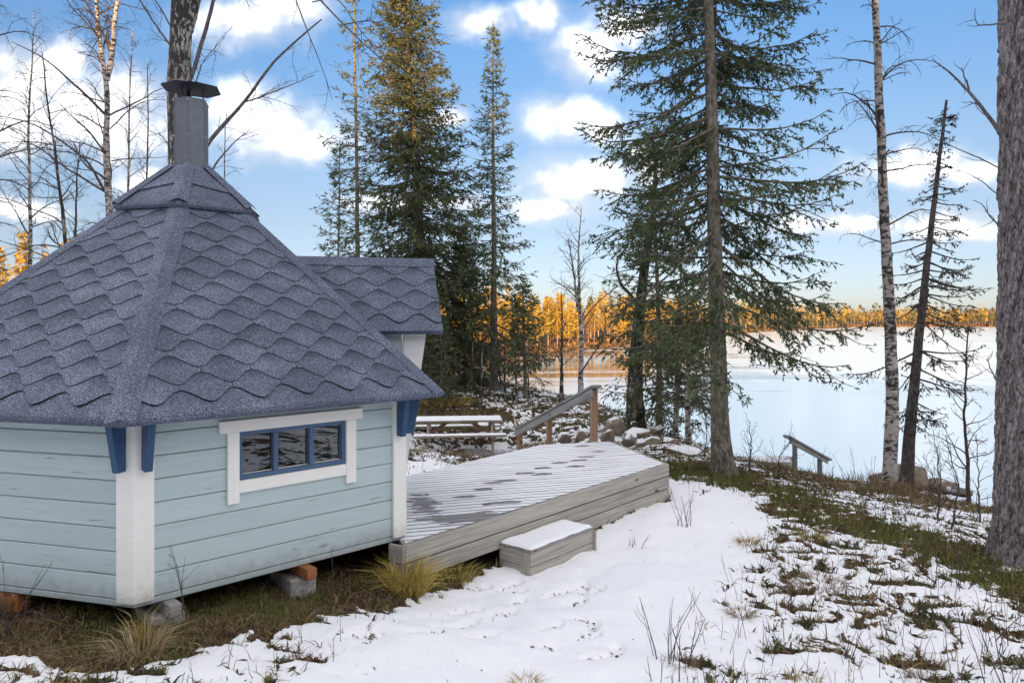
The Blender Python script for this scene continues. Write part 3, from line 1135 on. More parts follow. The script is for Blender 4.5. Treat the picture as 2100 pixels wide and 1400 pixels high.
for k, h in enumerate(HEADS):
    a = v3(HUT_C + (RC + .004) * hv(h), ZCU + .002)
    b = v3(HUT_C + (RT + .01) * hv(h), ZT + .002)
    ax = (b - a).normalized()
    side = Vector((math.cos(R(h)), -math.sin(R(h)), 0))
    nrm = ax.cross(side)
    if nrm.z < 0:
        nrm = -nrm
    Vs = []
    for c, w in ((a, .075), (b, .055)):
        down = w * .40
        Vs += [c + side * w - nrm * (down - .012), c + nrm * .014, c - side * w - nrm * (down - .012)]
    add('hip_strip', mesh('hip_strip', [q - a for q in Vs], [[0, 1, 4, 3], [1, 2, 5, 4]]), M_ROOF, upper, Matrix.Translation(a))
    # a lapped seam across each facet
    h2 = h - 30
    hb = HEADS[k]
for k in range(6):
    n_ = HN[k]
    q0, q1 = .62, .50
    a = HUT_C + n_ * (RC * AP * q0 + RT * AP * (1 - q0))
    z_ = ZCU + (ZT - ZCU) * (1 - q0)
    wdt = (RC * q0 + RT * (1 - q0)) * .42
    A = v3(a - HD[k] * wdt, z_ + .004)
    B = v3(a + HD[k] * wdt, z_ + .004)
    upv = v3(-n_ * (RC - RT) * AP, ZT - ZCU).normalized()
    nn = v3(HD[k], 0).cross(upv)
    tilt = upv * .05 * (1 if k % 2 else -1)
    me_ = mesh('lap_shingle', [A - tilt - A, B + tilt - A, B + upv * .15 - (B - A) * .22 - A, A + upv * .15 + (B - A) * .22 - A,
                               A - tilt + nn * .008 - A, B + tilt + nn * .008 - A], [[4, 5, 2, 3], [0, 1, 5, 4]])
    add('lap_shingle', me_, M_ROOF, upper, Matrix.Translation(A))

# chimney: six-sided sheet metal duct and its rain cap on three legs
RCH = .142
CH = [HUT_C + RCH * hv(166 - 60 * k) for k in range(6)]
Zc0, Zc1 = ZC + 1.27, ZC + 1.895
add_ch = prism('chimney', [tuple(q - HUT_C) for q in CH][::-1], 0, Zc1 - Zc0)
chim = add('chimney', add_ch, M_METAL, hut, Matrix.Translation(v3(HUT_C, Zc0)))
add('flue_shade_plate', prism('flue_shade_plate', [tuple((q - HUT_C) * .93) for q in CH][::-1], Zc1 - Zc0 + .001, Zc1 - Zc0 + .004), M_DARK, chim, Matrix.Translation(v3(HUT_C, Zc0)))  # solid dark plate on the closed duct, shade of the flue as colour
for k in range(6):
    q = CH[k]
    board('seam_fold', v3(q + (q - HUT_C) * .01, Zc0 + .02), v3(q + (q - HUT_C) * .01, Zc1 - .005), .006, .008, (*(q - HUT_C), 0), M_METAL, chim, .001)
    for zz in (.07, .30, Zc1 - Zc0 - .02):
        nq = (q - HUT_C) / RCH
        sm = prism('screw', [(.006 * math.cos(a), .006 * math.sin(a)) for a in np.linspace(0, 2 * math.pi, 6, endpoint=False)], -.002, .007)
        add('screw', sm, M_STEEL, chim, frame(v3(q + nq * .004, Zc0 + zz), (nq[1], -nq[0], 0), (*nq, 0)))
for k in range(3):
    q = HUT_C + .10 * hv(203 - 120 * k)
    board('cap_leg', v3(q, Zc1 - .05), v3(q, Zc1 + .112), .03, .004, (*hv(203 - 120 * k), 0), M_CAP, chim, .001)
Vc, Fc = [], []
for (r_, z_) in ((.20, .108), (.245, .098), (.246, .107), (.16, .124), (.09, .136), (0.02, .140)):
    for j in range(8):
        hh = 190 - 45 * j
        q = hv(hh) * r_
        Vc.append((q[0], q[1], z_ + (.012 if j in (2, 5) else 0) * (r_ > .2) + .05 * q[0] * -.35))
for i in range(5):
    for j in range(8):
        Fc.append([i * 8 + j, (i + 1) * 8 + j, (i + 1) * 8 + (j + 1) % 8, i * 8 + (j + 1) % 8])
Fc.append(list(range(40, 48)))
Vc += [(v[0] * .96, v[1] * .96, v[2] + .002) for v in Vc[8:16]] + [(0, 0, .112)]
for j in range(8):
    Fc.append([48 + j, 48 + (j + 1) % 8, 56])
mec = mesh('rain_cap', Vc, Fc)
add('rain_cap', mec, M_CAP, chim, Matrix.Translation(v3(HUT_C, Zc1 + .0)))

# the entrance gable over the door wall
t_, w_ = HN[1], HN[0] * 0 + hv(165.5)                      # outwards along the ridge; towards the viewer


def dp(t, w, z):
    return v3(HUT_C + t * t_ + w * w_, z)


Z_RIDGE, Z_GE, W_G = ZC + .545, ZC - .106, .585
for sgn in (1, -1):
    e0 = dp(0, sgn * W_G, Z_GE)
    x = v3(t_, 0) * sgn
    up = (dp(0, 0, Z_RIDGE) - e0)
    Lg = up.length
    v_ = up.normalized()
    nrm = x.cross(v_)
    M = Matrix((x, v_, nrm)).transposed().to_4x4()
    M.translation = e0
    poly = [(1.40 * sgn, 0), (2.125 * sgn, 0), (2.115 * sgn, Lg), (.78 * sgn, Lg)]
    if sgn < 0:
        poly = poly[::-1]
    meg = prism('gable_roof', poly, -.045, 0)
    g = add('gable_roof', meg, M_ROOF, hut, M)
    if sgn > 0:
        sl_ = (1.40 - .78) / Lg
        # the main roof cuts the gable along the line from (1.40,0) to (.78,Lg)
        reg = [(1, 0, 2.118), (-1, -sl_, -1.40 + .03), (0, 1, Lg - .02), (0, -1, -.015)]
        shingle_face(g, M, reg, .14, 6, (.6, 2.3), .27)
        cap = mesh('ridge_cap', [(.80, Lg - .10, .018), (2.128, Lg - .10, .018), (2.128, Lg + .004, .024), (.80, Lg + .004, .024), (.80, Lg - .1, 0), (2.128, Lg - .1, 0)],
                   [[0, 1, 2, 3], [4, 5, 1, 0]])
        add('ridge_cap', cap, M_ROOF, g, M)
        board('barge_board', dp(2.07, W_G - .14, Z_GE + .05), dp(2.07, .02, Z_RIDGE - .085), .022, .09, (0, 0, 1), M_TRIM, hut)
    else:
        board('barge_board', dp(2.07, -W_G + .14, Z_GE + .05), dp(2.07, -.02, Z_RIDGE - .085), .022, .09, (0, 0, 1), M_TRIM, hut)
for sgn in (1, -1):
    wv_ = .45 * sgn
    # pale blue cheek and white tapering side board of the porch
    add('gable_cheek', mesh('gable_cheek', [dp(1.1, wv_, ZC - .12) - dp(1.1, wv_, 0), dp(1.775, wv_, ZC - .12) - dp(1.1, wv_, 0), dp(1.775, wv_, Z_BASE + .1) - dp(1.1, wv_, 0),
                                           dp(1.1, wv_, Z_BASE + .1) - dp(1.1, wv_, 0)] +
                                          [dp(t, wv_ - .03 * sgn, z_) - dp(1.1, wv_, 0) for (t, z_) in ((1.1, ZC - .05), (1.775, ZC - .05), (1.775, Z_BASE + .1), (1.1, Z_BASE + .1))],
                                          [[0, 1, 2, 3], [7, 6, 5, 4], [1, 5, 6, 2], [0, 4, 5, 1]]), M_WALL, hut, Matrix.Translation(dp(1.1, wv_, 0)))
    prof = [(1.80, ZC - .09), (2.0, ZC - .09), (1.76, Z_DECK + .02), (1.73, Z_DECK + .02)]
    Vq = [dp(t, wv_ + .005 * sgn, z_) - dp(1.8, wv_, 0) for t, z_ in prof] + [dp(t, wv_ - .04 * sgn, z_) - dp(1.8, wv_, 0) for t, z_ in prof]
    add('porch_side_board', mesh('porch_side_board', Vq, [[0, 1, 2, 3], [7, 6, 5, 4], [0, 4, 5, 1], [1, 5, 6, 2], [2, 6, 7, 3], [3, 7, 4, 0]]), M_TRIM, hut,
        Matrix.Translation(dp(1.8, wv_, 0)))
add('gable_front', mesh('gable_front', [dp(1.76, .42, ZC - .12) - dp(1.76, 0, 0), dp(1.76, -.42, ZC - .12) - dp(1.76, 0, 0), dp(1.76, -.42, ZC - .02) - dp(1.76, 0, 0), dp(1.76, 0, ZC + .44) - dp(1.76, 0, 0),
                                        dp(1.76, .42, ZC - .02) - dp(1.76, 0, 0)], [[0, 1, 2, 3, 4]]), M_WALL, hut, Matrix.Translation(dp(1.76, 0, 0)))
door = board('door', dp(1.765, 0, Z_BASE + .06), dp(1.765, 0, ZC - .13), .78, .04, (*t_, 0), M_BLUE, hut)
board('door_handle', dp(1.80, .30, Z_BASE + .75), dp(1.80, .30, Z_BASE + .95), .02, .02, (*t_, 0), M_STEEL, door)

# concrete blocks and beams that carry the hut
for (s_, k, lab) in ((1.13, 0, 'grey concrete block with beam end under the window wall of the hut'), (.20, 0, 'concrete block under the white front corner post of the hut')):
    q = HP[k] + HD[k] * s_ - HN[k] * .10
    g = gz(*q)
    t = thing('support_block', v3(q, g), lab, 'block', 'blocks under the hut')
    Mq = frame(v3(q, g), (*HD[k], 0), (0, 0, 1))
    add('concrete_block', box_mesh(.20, .34, .16, .012), M_CONC, t, Mq @ Matrix.Translation((-.1, .06, Z_BASE - .165 - g)))
    bm_ = box_mesh(.075, .42, .078, .004).copy()
    bm_.materials.clear()
    add('beam_end', bm_, M_BEAM if s_ > .5 else M_DECK, t, Mq @ Matrix.Translation((-.03, 0, Z_BASE - .04 - g)))
for (s_, lab) in ((1.70, 'orange-brown beam end on a stone under the far left wall of the hut'),):
    q = HP[5] + HD[5] * (HUT_S - 1.05) - HN[5] * .05
    g = gz(*q)
    t = thing('floor_beam', v3(q, g), lab, 'beam')
    Mq = frame(v3(q, g), (*HD[5], 0), (0, 0, 1))
    add('timber', box_mesh(.28, .10, .12, .006), M_BEAM, t, Mq @ Matrix.Translation((-.14, 0, Z_BASE - .065 - g)))
    add('pad_stone', box_mesh(.34, .26, .10, .02), M_CONC, t, Mq @ Matrix.Translation((-.16, .03, Z_BASE - .18 - g)))

# ------------------------------------------------------------------ timber deck
deck = thing('timber_deck', (DECK[0][0], DECK[0][1], -.05), 'weathered grey timber deck under thin snow beside the blue hut', 'deck')
bx_, by_ = np.array((.957, .290)), np.array((-.290, .957))       # along and across the boards
o2 = np.array(DECK[0])
pol = [tuple(((np.array(q) - o2) @ bx_, (np.array(q) - o2) @ by_)) for q in DECK]
vmin, vmax = min(q[1] for q in pol), max(q[1] for q in pol)
PITCH = .104
nb_ = int((vmax - vmin) / PITCH) + 1
Md = frame(v3(o2, Z_DECK), (*bx_, 0), (0, 0, 1))
rnd = random.Random(3)
for i in range(nb_):
    a, b = vmin + i * PITCH + .004, vmin + (i + 1) * PITCH - .004
    cl = clip_poly(pol, [(0, -1, -a), (0, 1, b)])
    if len(cl) < 3:
        continue
    x0, yb = min(q[0] for q in cl), (a + b) / 2
    me_ = prism('deck_board', [(q[0] - x0, q[1] - yb) for q in cl], -.028, -.001 - rnd.random() * .0015)
    add('deck_board', me_, M_DECK, deck, Md @ Matrix.Translation((x0, yb, 0)))
# skirting boards along the front, returns at both ends
A2, B2, C2 = (np.array(DECK[i]) for i in (0, 1, 2))
dAB = (B2 - A2) / np.linalg.norm(B2 - A2)
nAB = np.array((dAB[1], -dAB[0]))
LAB = np.linalg.norm(B2 - A2)
for r_ in range(3):
    zt = Z_DECK + .002 - r_ * .149
    s0 = 0 if r_ < 2 else 2.05
    board('skirting_board', v3(A2 + dAB * s0 + nAB * .016, zt - .071), v3(A2 + dAB * (LAB + .02) + nAB * .016, zt - .071), .030, .138, (0, 0, 1), M_SKIRT, deck, .005)
    dBC = (C2 - B2) / np.linalg.norm(C2 - B2)
    board('skirting_board', v3(B2 + np.array((dBC[1], -dBC[0])) * .016, zt - .071), v3(C2 + np.array((dBC[1], -dBC[0])) * .016, zt - .071), .028, .142, (0, 0, 1), M_SKIRT, deck, .004)
    if r_ < 2:
        q0 = A2 - dAB * .016
        board('skirting_board', v3(q0 + nAB * .03, zt - .071), v3(q0 - nAB * .11 - dAB * .03, zt - .071), .028, .142, (0, 0, 1), M_SKIRT, deck, .004)
for s_ in (.4, 1.6, 2.8):
    board('joist', v3(A2 + dAB * s_ - nAB * .03, Z_DECK - .11), v3(A2 + dAB * s_ - nAB * 1.6, Z_DECK - .11), .048, .145, (0, 0, 1), M_DECK, deck)
    g = gz(*(A2 + dAB * s_ - nAB * .3))
    board('foundation_post', v3(A2 + dAB * s_ - nAB * .3, g - .05), v3(A2 + dAB * s_ - nAB * .3, Z_DECK - .19), .1, .1, (*dAB, 0), M_DECK, deck)


def deck_uv(px, py):
    Yq = FPX * (ZC - Z_DECK) / (py - HY)
    q = np.array(((px - HX) / FPX * Yq, Yq)) - o2
    return q @ bx_, q @ by_


# snow lying on the boards, one strip per board, trodden along the way to the door
FEET = [deck_uv(px, py) for (px, py) in ((955, 1019), (990, 1003), (1012, 990), (1040, 986), (1078, 971), (1112, 973), (1112, 960), (1148, 949), (1187, 944), (1206, 937),
                                        (1228, 926), (1196, 915), (1010, 1033), (1045, 1030), (1180, 957))]
BU1, BU2 = deck_uv(955, 1062), deck_uv(868, 1035)
SV, SQ, sn_n = [], [], 0
tt_ = np.linspace(0, 1, 11)
for i in range(nb_):
    a, b = vmin + i * PITCH + .004, vmin + (i + 1) * PITCH - .004
    cl = clip_poly(pol, [(0, -1, -a), (0, 1, b)])
    if len(cl) < 3:
        continue
    us = np.arange(min(q[0] for q in cl) - .02, max(q[0] for q in cl) + .02, .016)
    g1 = .010 + .012 * fbm(us * 1.4 + i * 7.1, us * 0 + i, 3)
    g2 = .010 + .012 * fbm(us * 1.4 + i * 3.7 + 50, us * 0 - i, 3)
    uu = np.repeat(us[None], 11, 0)
    wv2 = (a + g1)[None] + tt_[:, None] * (b - a - g1 - g2)[None]
    s_f = .62 + .10 * fbm(uu * 1.1 + i * 7.7, wv2 * 3, 2) + .05 * fbm(uu * 9, wv2 * 14, 2)
    s_f -= .8 * (1 - ss(-poly_sd(uu, wv2, pol), 0.0, .03))
    s_f -= 1.1 * (1 - ss(np.hypot((uu - BU1[0]) / .44, (wv2 - BU1[1]) / .15) + .7 * fbm(uu * 2.6 + i * 5.3, wv2 * 14, 3), .45, 1.05))
    s_f -= .9 * (1 - ss(np.hypot((uu - BU2[0]) / .15, (wv2 - BU2[1]) / .45) + .9 * fbm(uu * 2.5 + i * 3.3, wv2 * 14, 3), .4, 1.0))
    for (fu, fv) in FEET:
        e = np.hypot((uu - fu) / .135, (wv2 - fv) / .06)
        s_f -= .95 * (1 - ss(e + .3 * fbm(uu * 12, wv2 * 12, 2), .6, 1.1))
    edge_ = np.minimum(tt_, 1 - tt_)[:, None] * (b - a)
    hh = ss(s_f, .0, .45) * .0045 * ss(edge_ + .004, 0, .012)
    keep = (s_f > 0.02) & (poly_sd(uu, wv2, pol) < 0)
    ok = keep[:-1, :-1] & keep[1:, :-1] & keep[:-1, 1:] & keep[1:, 1:]
    ii = np.arange(uu.size).reshape(uu.shape) + sn_n
    SQ.append(np.stack([ii[:-1, :-1], ii[:-1, 1:], ii[1:, 1:], ii[1:, :-1]], -1)[ok])
    SV.append(np.stack([uu.ravel(), wv2.ravel(), .0008 + hh.ravel()], -1))
    sn_n += uu.size
Vs, Qs = np.concatenate(SV), np.concatenate(SQ)
used = np.unique(Qs)
remap = np.full(len(Vs), -1)
remap[used] = np.arange(len(used))
sn_o = add('snow_cover', mesh_np('snow_cover', Vs[used], None, remap[Qs], True), M_SNOW, deck, Md)
sn_o['kind'] = 'stuff'


def snow_slab(name, L, W, parent, M, h=.018, seed=0, edge=.35):
    """an uneven sheet of snow on a flat board or top; x 0..L, y centred"""
    nx, ny = max(8, int(L / .025)), max(6, int(W / .015))
    x, y = np.meshgrid(np.linspace(0, L, nx), np.linspace(-W / 2, W / 2, ny))
    e = np.minimum(np.minimum(x, L - x), np.minimum(y + W / 2, W / 2 - y))
    f = ss(e + .004 * fbm(x * 9 + seed, y * 9, 2), -.008, .018) * (1 + edge * fbm(x * 4 + seed, y * 4, 3))
    k = f > .04
    o_ = k[:-1, :-1] & k[1:, :-1] & k[:-1, 1:] & k[1:, 1:]
    i_ = np.arange(x.size).reshape(x.shape)
    q = np.stack([i_[:-1, :-1], i_[:-1, 1:], i_[1:, 1:], i_[1:, :-1]], -1)[o_]
    ob = add(name, mesh_np(name, np.stack([x.ravel(), y.ravel(), (f * h).ravel()], -1), None, q, True), M_SNOW, parent, M)
    ob['kind'] = 'stuff'
    return ob


# ------------------------------------------------------------------ the box step in front of the deck
ZS = ZC - 2.015
sa = A2 + dAB * 1.09 + nAB * .033
step = thing('box_step', v3(sa, gz(*sa)), 'low wooden box step with snow on top against the deck', 'step')
SL, SD = .95, .36
g0 = ZS - .30
for r_ in range(2):
    zt = ZS - .001 - r_ * .118
    zlo = .114
    c = zt - zlo / 2
    board('cladding_board', v3(sa + nAB * (SD - .014), c), v3(sa + dAB * SL + nAB * (SD - .014), c), .024, zlo, (0, 0, 1), M_SKIRT, step)
    board('cladding_board', v3(sa + dAB * .012, c), v3(sa + dAB * .012 + nAB * (SD - .028), c), .024, zlo, (0, 0, 1), M_SKIRT, step)
    board('cladding_board', v3(sa + dAB * (SL - .012), c), v3(sa + dAB * (SL - .012) + nAB * (SD - .028), c), .024, zlo, (0, 0, 1), M_SKIRT, step)
for q in (sa - dAB * .004 + nAB * (SD - .06), sa + dAB * (SL + .006) + nAB * (SD - .02)):
    board('corner_batten', v3(q, g0), v3(q, ZS - .004), .09 if q is not None else .05, .022, (*dAB, 0), M_SKIRT, step)
for i in range(3):
    c = sa + nAB * (.06 + i * .12)
    board('tread_board', v3(c, ZS + .012), v3(c + dAB * SL, ZS + .012), .114, .024, (0, 0, 1), M_DECK, step)
snow_slab('snow_cap', SL - .01, SD - .005, step, frame(v3(sa + nAB * SD / 2, ZS + .0245), (*dAB, 0), (0, 0, 1)), .026, 3)

# ------------------------------------------------------------------ handrail and stair down to the lower terrace
ra, rb = np.array((1.17, 10.45)), np.array((.157, 14.7))
rail = thing('stair_handrail', v3(ra, Z_DECK), 'sloping grey board handrail on three brown posts beyond the deck', 'handrail')
zr0, zr1 = ZC - 142 / FPX * 10.45, ZC - 225 / FPX * 14.7
slp = (zr1 - zr0) / np.linalg.norm(rb - ra)
dR = (rb - ra) / np.linalg.norm(rb - ra)
for (q, zb, w) in ((ra, Z_DECK - .35, .088), (ra + (rb - ra) * .52, gz(*(ra + (rb - ra) * .52)) - .2, .088), (rb, gz(*rb) - .1, .085)):
    zt = zr0 + slp * np.dot(q - ra, dR) - .03
    board('post', v3(q, zb), v3(q, zt), w, w, (*dR, 0), M_POST, rail, .006)
nR = np.array((-dR[1], dR[0]))
off = -nR * .055 if nR[0] > 0 else nR * .055
a3, b3 = v3(ra - dR * .10 + off, zr0 + .10 * -slp - .085), v3(rb + dR * .12 + off, zr1 + slp * .12 - .085)
board('fascia_board', a3, b3, .030, .120, (0, 0, 1), M_RAIL, rail, .004)
ofc = off * .2
a3, b3 = v3(ra - dR * .14 + ofc, zr0 - .14 * slp + .0), v3(rb + dR * .14 + ofc, zr1 + slp * .14 + .0)
board('cap_board', a3, b3, .155, .034, (0, 0, 1), M_RAIL, rail, .005)
stairs = thing('outdoor_stairs', v3((ra + rb) / 2 - np.array((.6, 0)), gz(*((ra + rb) / 2))), 'wooden stairs descending from deck towards the picnic table terrace', 'stairs')
for i in range(7):
    q = ra + (rb - ra) * (.03 + i * .13) + np.array((-.10, -.02))
    zt = Z_DECK - .16 * (i + 1)
    board('tread', v3(q, zt), v3(q - np.array((.85, .2)), zt), .27, .03, (0, 0, 1), M_DECK, stairs)
for dx in (-.12, -.92):
    board('stringer', v3(ra + np.array((dx, .05)), Z_DECK - .20), v3(rb + np.array((dx, -.2)), gz(*rb) + .02), .045, .18, (0, 0, 1), M_DECK, stairs)

# lower boardwalk where the table stands
ZP = -.86
walk = thing('lower_boardwalk', (-.5, 16.3, ZP), 'low plank platform with snowy gaps under the picnic table', 'platform')
pa, pb_ = np.array((-1.55, 17.6)), np.array((-.42, 14.75))
dW = (pb_ - pa) / np.linalg.norm(pb_ - pa)
nW = np.array((-dW[1], dW[0]))
if nW[0] < 0:
    nW = -nW
for i in range(9):
    a = pa + nW * i * .125
    L_ = np.linalg.norm(pb_ - pa) + i * .05
    pl_ = board('plank', v3(a, ZP), v3(a + dW * L_, ZP), .112, .03, (0, 0, 1), M_DECK, walk)
    if i > 3:
        snow_slab('snow_cap', L_, .104, pl_, frame(v3(a, ZP + .0155), (*dW, 0), (0, 0, 1)), .012, i, .6)

# ------------------------------------------------------------------ picnic table
tb = thing('picnic_table', (-1.0, 16.3, ZP), 'wooden picnic table with attached benches dusted with snow', 'table')
tx = np.array((.995, .10))
ty = np.array((-.10, .995))
tO = np.array((-2.12, 16.0))                 # front-left foot of the table top
TL = 1.92


def tp(x, y, z):
    q = tO + tx * x + ty * y
    return v3(q, ZP + z)


for i in range(5):
    y = .05 + i * .145
    pl_ = board('tabletop_plank', tp(.0, y, .655), tp(TL, y, .655), .138, .038, (0, 0, 1), M_TABLE, tb)
    snow_slab('snow_cap', TL, .142, pl_, frame(tp(.0, y, .676), (*tx, 0), (0, 0, 1)), .016, 20 + i, .25)
for y in (-.36, 1.06):
    pl_ = board('bench_plank', tp(-.03, y, .40), tp(TL + .05, y, .40), .24, .04, (0, 0, 1), M_TABLE, tb)
    snow_slab('snow_cap', TL + .06, .23, pl_, frame(tp(-.02, y, .4205), (*tx, 0), (0, 0, 1)), .014, 40 + int(y * 9), .3)
for x in (.28, TL - .24):
    for (y0, y1) in ((-.40, .12), (1.10, .58)):
        board('leg', tp(x, y0, -.0), tp(x, y1, .635), .045, .09, (*ty, 0), M_TABLE, tb)
    board('bench_bearer', tp(x + .046, -.46, .355), tp(x + .046, 1.16, .355), .042, .085, (0, 0, 1), M_TABLE, tb)
    board('top_bearer', tp(x + .046, .02, .59), tp(x + .046, .68, .59), .042, .085, (0, 0, 1), M_TABLE, tb)
for (x0, x1) in ((.34, .75), (TL - .26, TL - .75)):
    board('brace', tp(x0, .35, .36), tp(x1, .35, .62), .04, .07, (0, 0, 1), M_POST, tb)

# ------------------------------------------------------------------ second handrail by the shore
q0, q1 = P(1630, 962, 14.2), P(1681, 968, 15.0)
r2 = thing('shore_handrail', q0, 'short grey sloping handrail on two posts at the edge of the lake', 'handrail')
t0, t1 = P(1630, 908, 14.2), P(1681, 936, 15.0)
board('post', q0 - Vector((0, 0, .3)), t0, .075, .075, (1, 0, 0), M_RAIL, r2)
board('post', q1 - Vector((0, 0, .3)), t1, .075, .075, (1, 0, 0), M_RAIL, r2)
dd = (t1 - t0)
board('cap_board', t0 - dd * .32 + Vector((0, 0, .045)), t1 + dd * .40 + Vector((0, 0, .045)), .14, .035, (0, 0, 1), M_RAIL, r2)
board('fascia_board', t0 - dd * .22 + Vector((0, -.055, -.02)), t1 + dd * .3 + Vector((0, -.055, -.02)), .026, .075, (0, 0, 1), M_RAIL, r2)
lw = thing('shore_walkway', P(1570, 958, 14.4), 'pale snowy plank landing behind the big spruce trunk by the shore', 'walkway')
for i in range(4):
    a, b = P(1530, 950, 14.0 + i * .16), P(1622, 953, 14.0 + i * .16)
    a.z = b.z = P(1530, 948, 14.0).z
    pl_ = board('plank', a, b, .15, .035, (0, 0, 1), M_SKIRT, lw)
    snow_slab('snow_cap', (b - a).length, .14, pl_, frame(a + Vector((0, 0, .018)), b - a, (0, 0, 1)), .015, 70 + i, .4)
a, b = P(1528, 956, 13.92), P(1624, 959, 13.92)
board('edge_board', a, b, .03, .13, (0, 0, 1), M_SKIRT, lw)

# ------------------------------------------------------------------ boulders
def rock(px, py, Yr, w, h, lab, seed, d=None):
    rg = np.random.default_rng(seed)
    bm = bmesh.new()
    bmesh.ops.create_icosphere(bm, subdivisions=3, radius=1)
    d = d or w * .8
    w, h = w * .72, h * .70
    axes = rg.normal(size=(13, 3))
    axes /= np.linalg.norm(axes, axis=1)[:, None]
    offs = .48 + .36 * rg.random(13)
    for v in bm.verts:
        p = np.array(v.co)
        for a, o_ in zip(axes, offs):
            e = p @ a - o_
            if e > 0:
                p = p - a * e * .95
        p = p * (1 + .05 * pn(p[0] * 2.5 + seed, p[1] * 2.5 + p[2] * 1.7))
        v.co = p * np.array((w / 2, d / 2, h * .62)) + np.array((0, 0, h * .22))
    m_ = bpy.data.meshes.new('boulder')
    bm.to_mesh(m_)
    bm.free()
    m_.shade_smooth()
    c = P(px, py, Yr)
    c.z = gz(c.x, c.y) if abs(gz(c.x, c.y) - c.z) < .12 else c.z
    o = add('boulder', m_, M_ROCK_BARE if px > 1700 else M_ROCK, None, Matrix.Translation(c) @ Matrix.Rotation(seed * 1.3, 4, 'Z'))
    tag(o, lab, 'boulder', 'boulders along the bank')
    return o


for i, a in enumerate([
        (1245, 905, 13.2, .42, .42, 'rounded tan boulder standing just behind the far deck corner'),
        (1290, 908, 13.0, .50, .34, 'grey boulder right of the tan one behind the deck'),
        (1262, 882, 14.2, .55, .48, 'upright grey boulder above the tan one on the bank'),
        (1305, 890, 13.9, .75, .30, 'flat snow-topped boulder on the bank above the deck corner'),
        (1338, 905, 13.3, .52, .30, 'dark boulder with snowy top in the middle of the bank'),
        (1312, 912, 12.6, .30, .22, 'small pale boulder low beside the deck edge'),
        (1300, 874, 15.3, .30, .22, 'small reddish boulder at the foot of the old birch'),
        (1375, 905, 13.6, .62, .30, 'snow-covered boulder left of the big spruce trunk'),
        (1400, 930, 12.6, .95, .24, 'broad low snowy boulder in front of the big spruce'),
        (1350, 886, 14.6, .42, .28, 'grey boulder under the two thin birch trunks'),
        (1195, 893, 14.8, .45, .35, 'grey boulder seen under the sloping handrail'),
        (1160, 905, 14.6, .40, .35, 'boulder between the two handrail posts'),
        (1120, 880, 16.8, .36, .24, 'half-buried boulder behind the low end of the handrail'),
        (990, 872, 18.0, .75, .35, 'long boulder behind the picnic table bench'),
        (930, 875, 18.1, .50, .30, 'tan boulder under the picnic table top'),
        (1040, 890, 17.2, .40, .28, 'boulder right of the picnic table'),
        (1860, 990, 13.2, 1.5, .55, 'large brown boulder behind the leaning dead spruce'),
        (1925, 1000, 13.0, .85, .40, 'rounded boulder at the water edge right of the dead spruce'),
        (1960, 1012, 12.6, .70, .25, 'low boulder with snow patch at the water edge by the sapling'),
        (1815, 985, 13.4, .7, .35, 'boulder behind the white birch base'),
]):
    rock(*a, seed=11 + i)
for i, (px, py, Yr, w, h, lab) in enumerate([(312, 1335, 4.0, .26, .13, ''), ]):
    pass

# ------------------------------------------------------------------ trees
def tube(acc, pts, rad, n=5, C=None):
    pts = np.asarray(pts, float)
    rad = np.asarray(rad, float)
    t = np.gradient(pts, axis=0)
    t /= np.linalg.norm(t, axis=1)[:, None] + 1e-9
    ref = np.where(np.abs(t[:, 2:3]) > .9, np.array([[1., 0, 0]]), np.array([[0, 0, 1.]]))
    a = np.cross(t, ref)
    a /= np.linalg.norm(a, axis=1)[:, None] + 1e-9
    b = np.cross(t, a)
    an = np.linspace(0, 2 * np.pi, n, endpoint=False)
    V = pts[:, None, :] + rad[:, None, None] * (np.cos(an)[None, :, None] * a[:, None, :] + np.sin(an)[None, :, None] * b[:, None, :])
    k = len(pts)
    i = np.arange(k * n).reshape(k, n)
    Q = np.stack([i[:-1], i[1:], np.roll(i[1:], -1, 1), np.roll(i[:-1], -1, 1)], -1).reshape(-1, 4)
    acc.put(V.reshape(-1, 3), Q, None, C)


def resample(pts, n, wig=0.0, rg=None):
    pts = np.asarray(pts, float)
    s = np.concatenate([[0], np.cumsum(np.linalg.norm(np.diff(pts, axis=0), axis=1))])
    q = np.linspace(0, s[-1], n)
    # smooth curve through the points
    out_ = np.stack([np.interp(q, s, pts[:, j]) for j in range(3)], 1)
    for _ in range(2):
        out_[1:-1] = .25 * out_[:-2] + .5 * out_[1:-1] + .25 * out_[2:]
    if wig:
        w = rg.normal(size=(n, 3)) * wig
        w[0] = 0
        w = (w + np.roll(w, 1, 0) + np.roll(w, -1, 0)) / 3
        out_ += w
    return out_


def trunk_part(acc, pts, r0, r1, flare=.4, n=14, seg=40, rg=None, wig=.012, rough=0.0):
    c = resample(pts, seg, wig, rg)
    s = np.linspace(0, 1, seg)
    L = np.linalg.norm(c[-1] - c[0])
    rad = r0 + (r1 - r0) * s ** .9
    rad = rad * (1 + flare * np.exp(-s * L / .28))
    if rough:
        rad = rad * (1 + rough * rg.normal(size=seg) * .5)
    tube(acc, c, rad, n)
    return c, rad


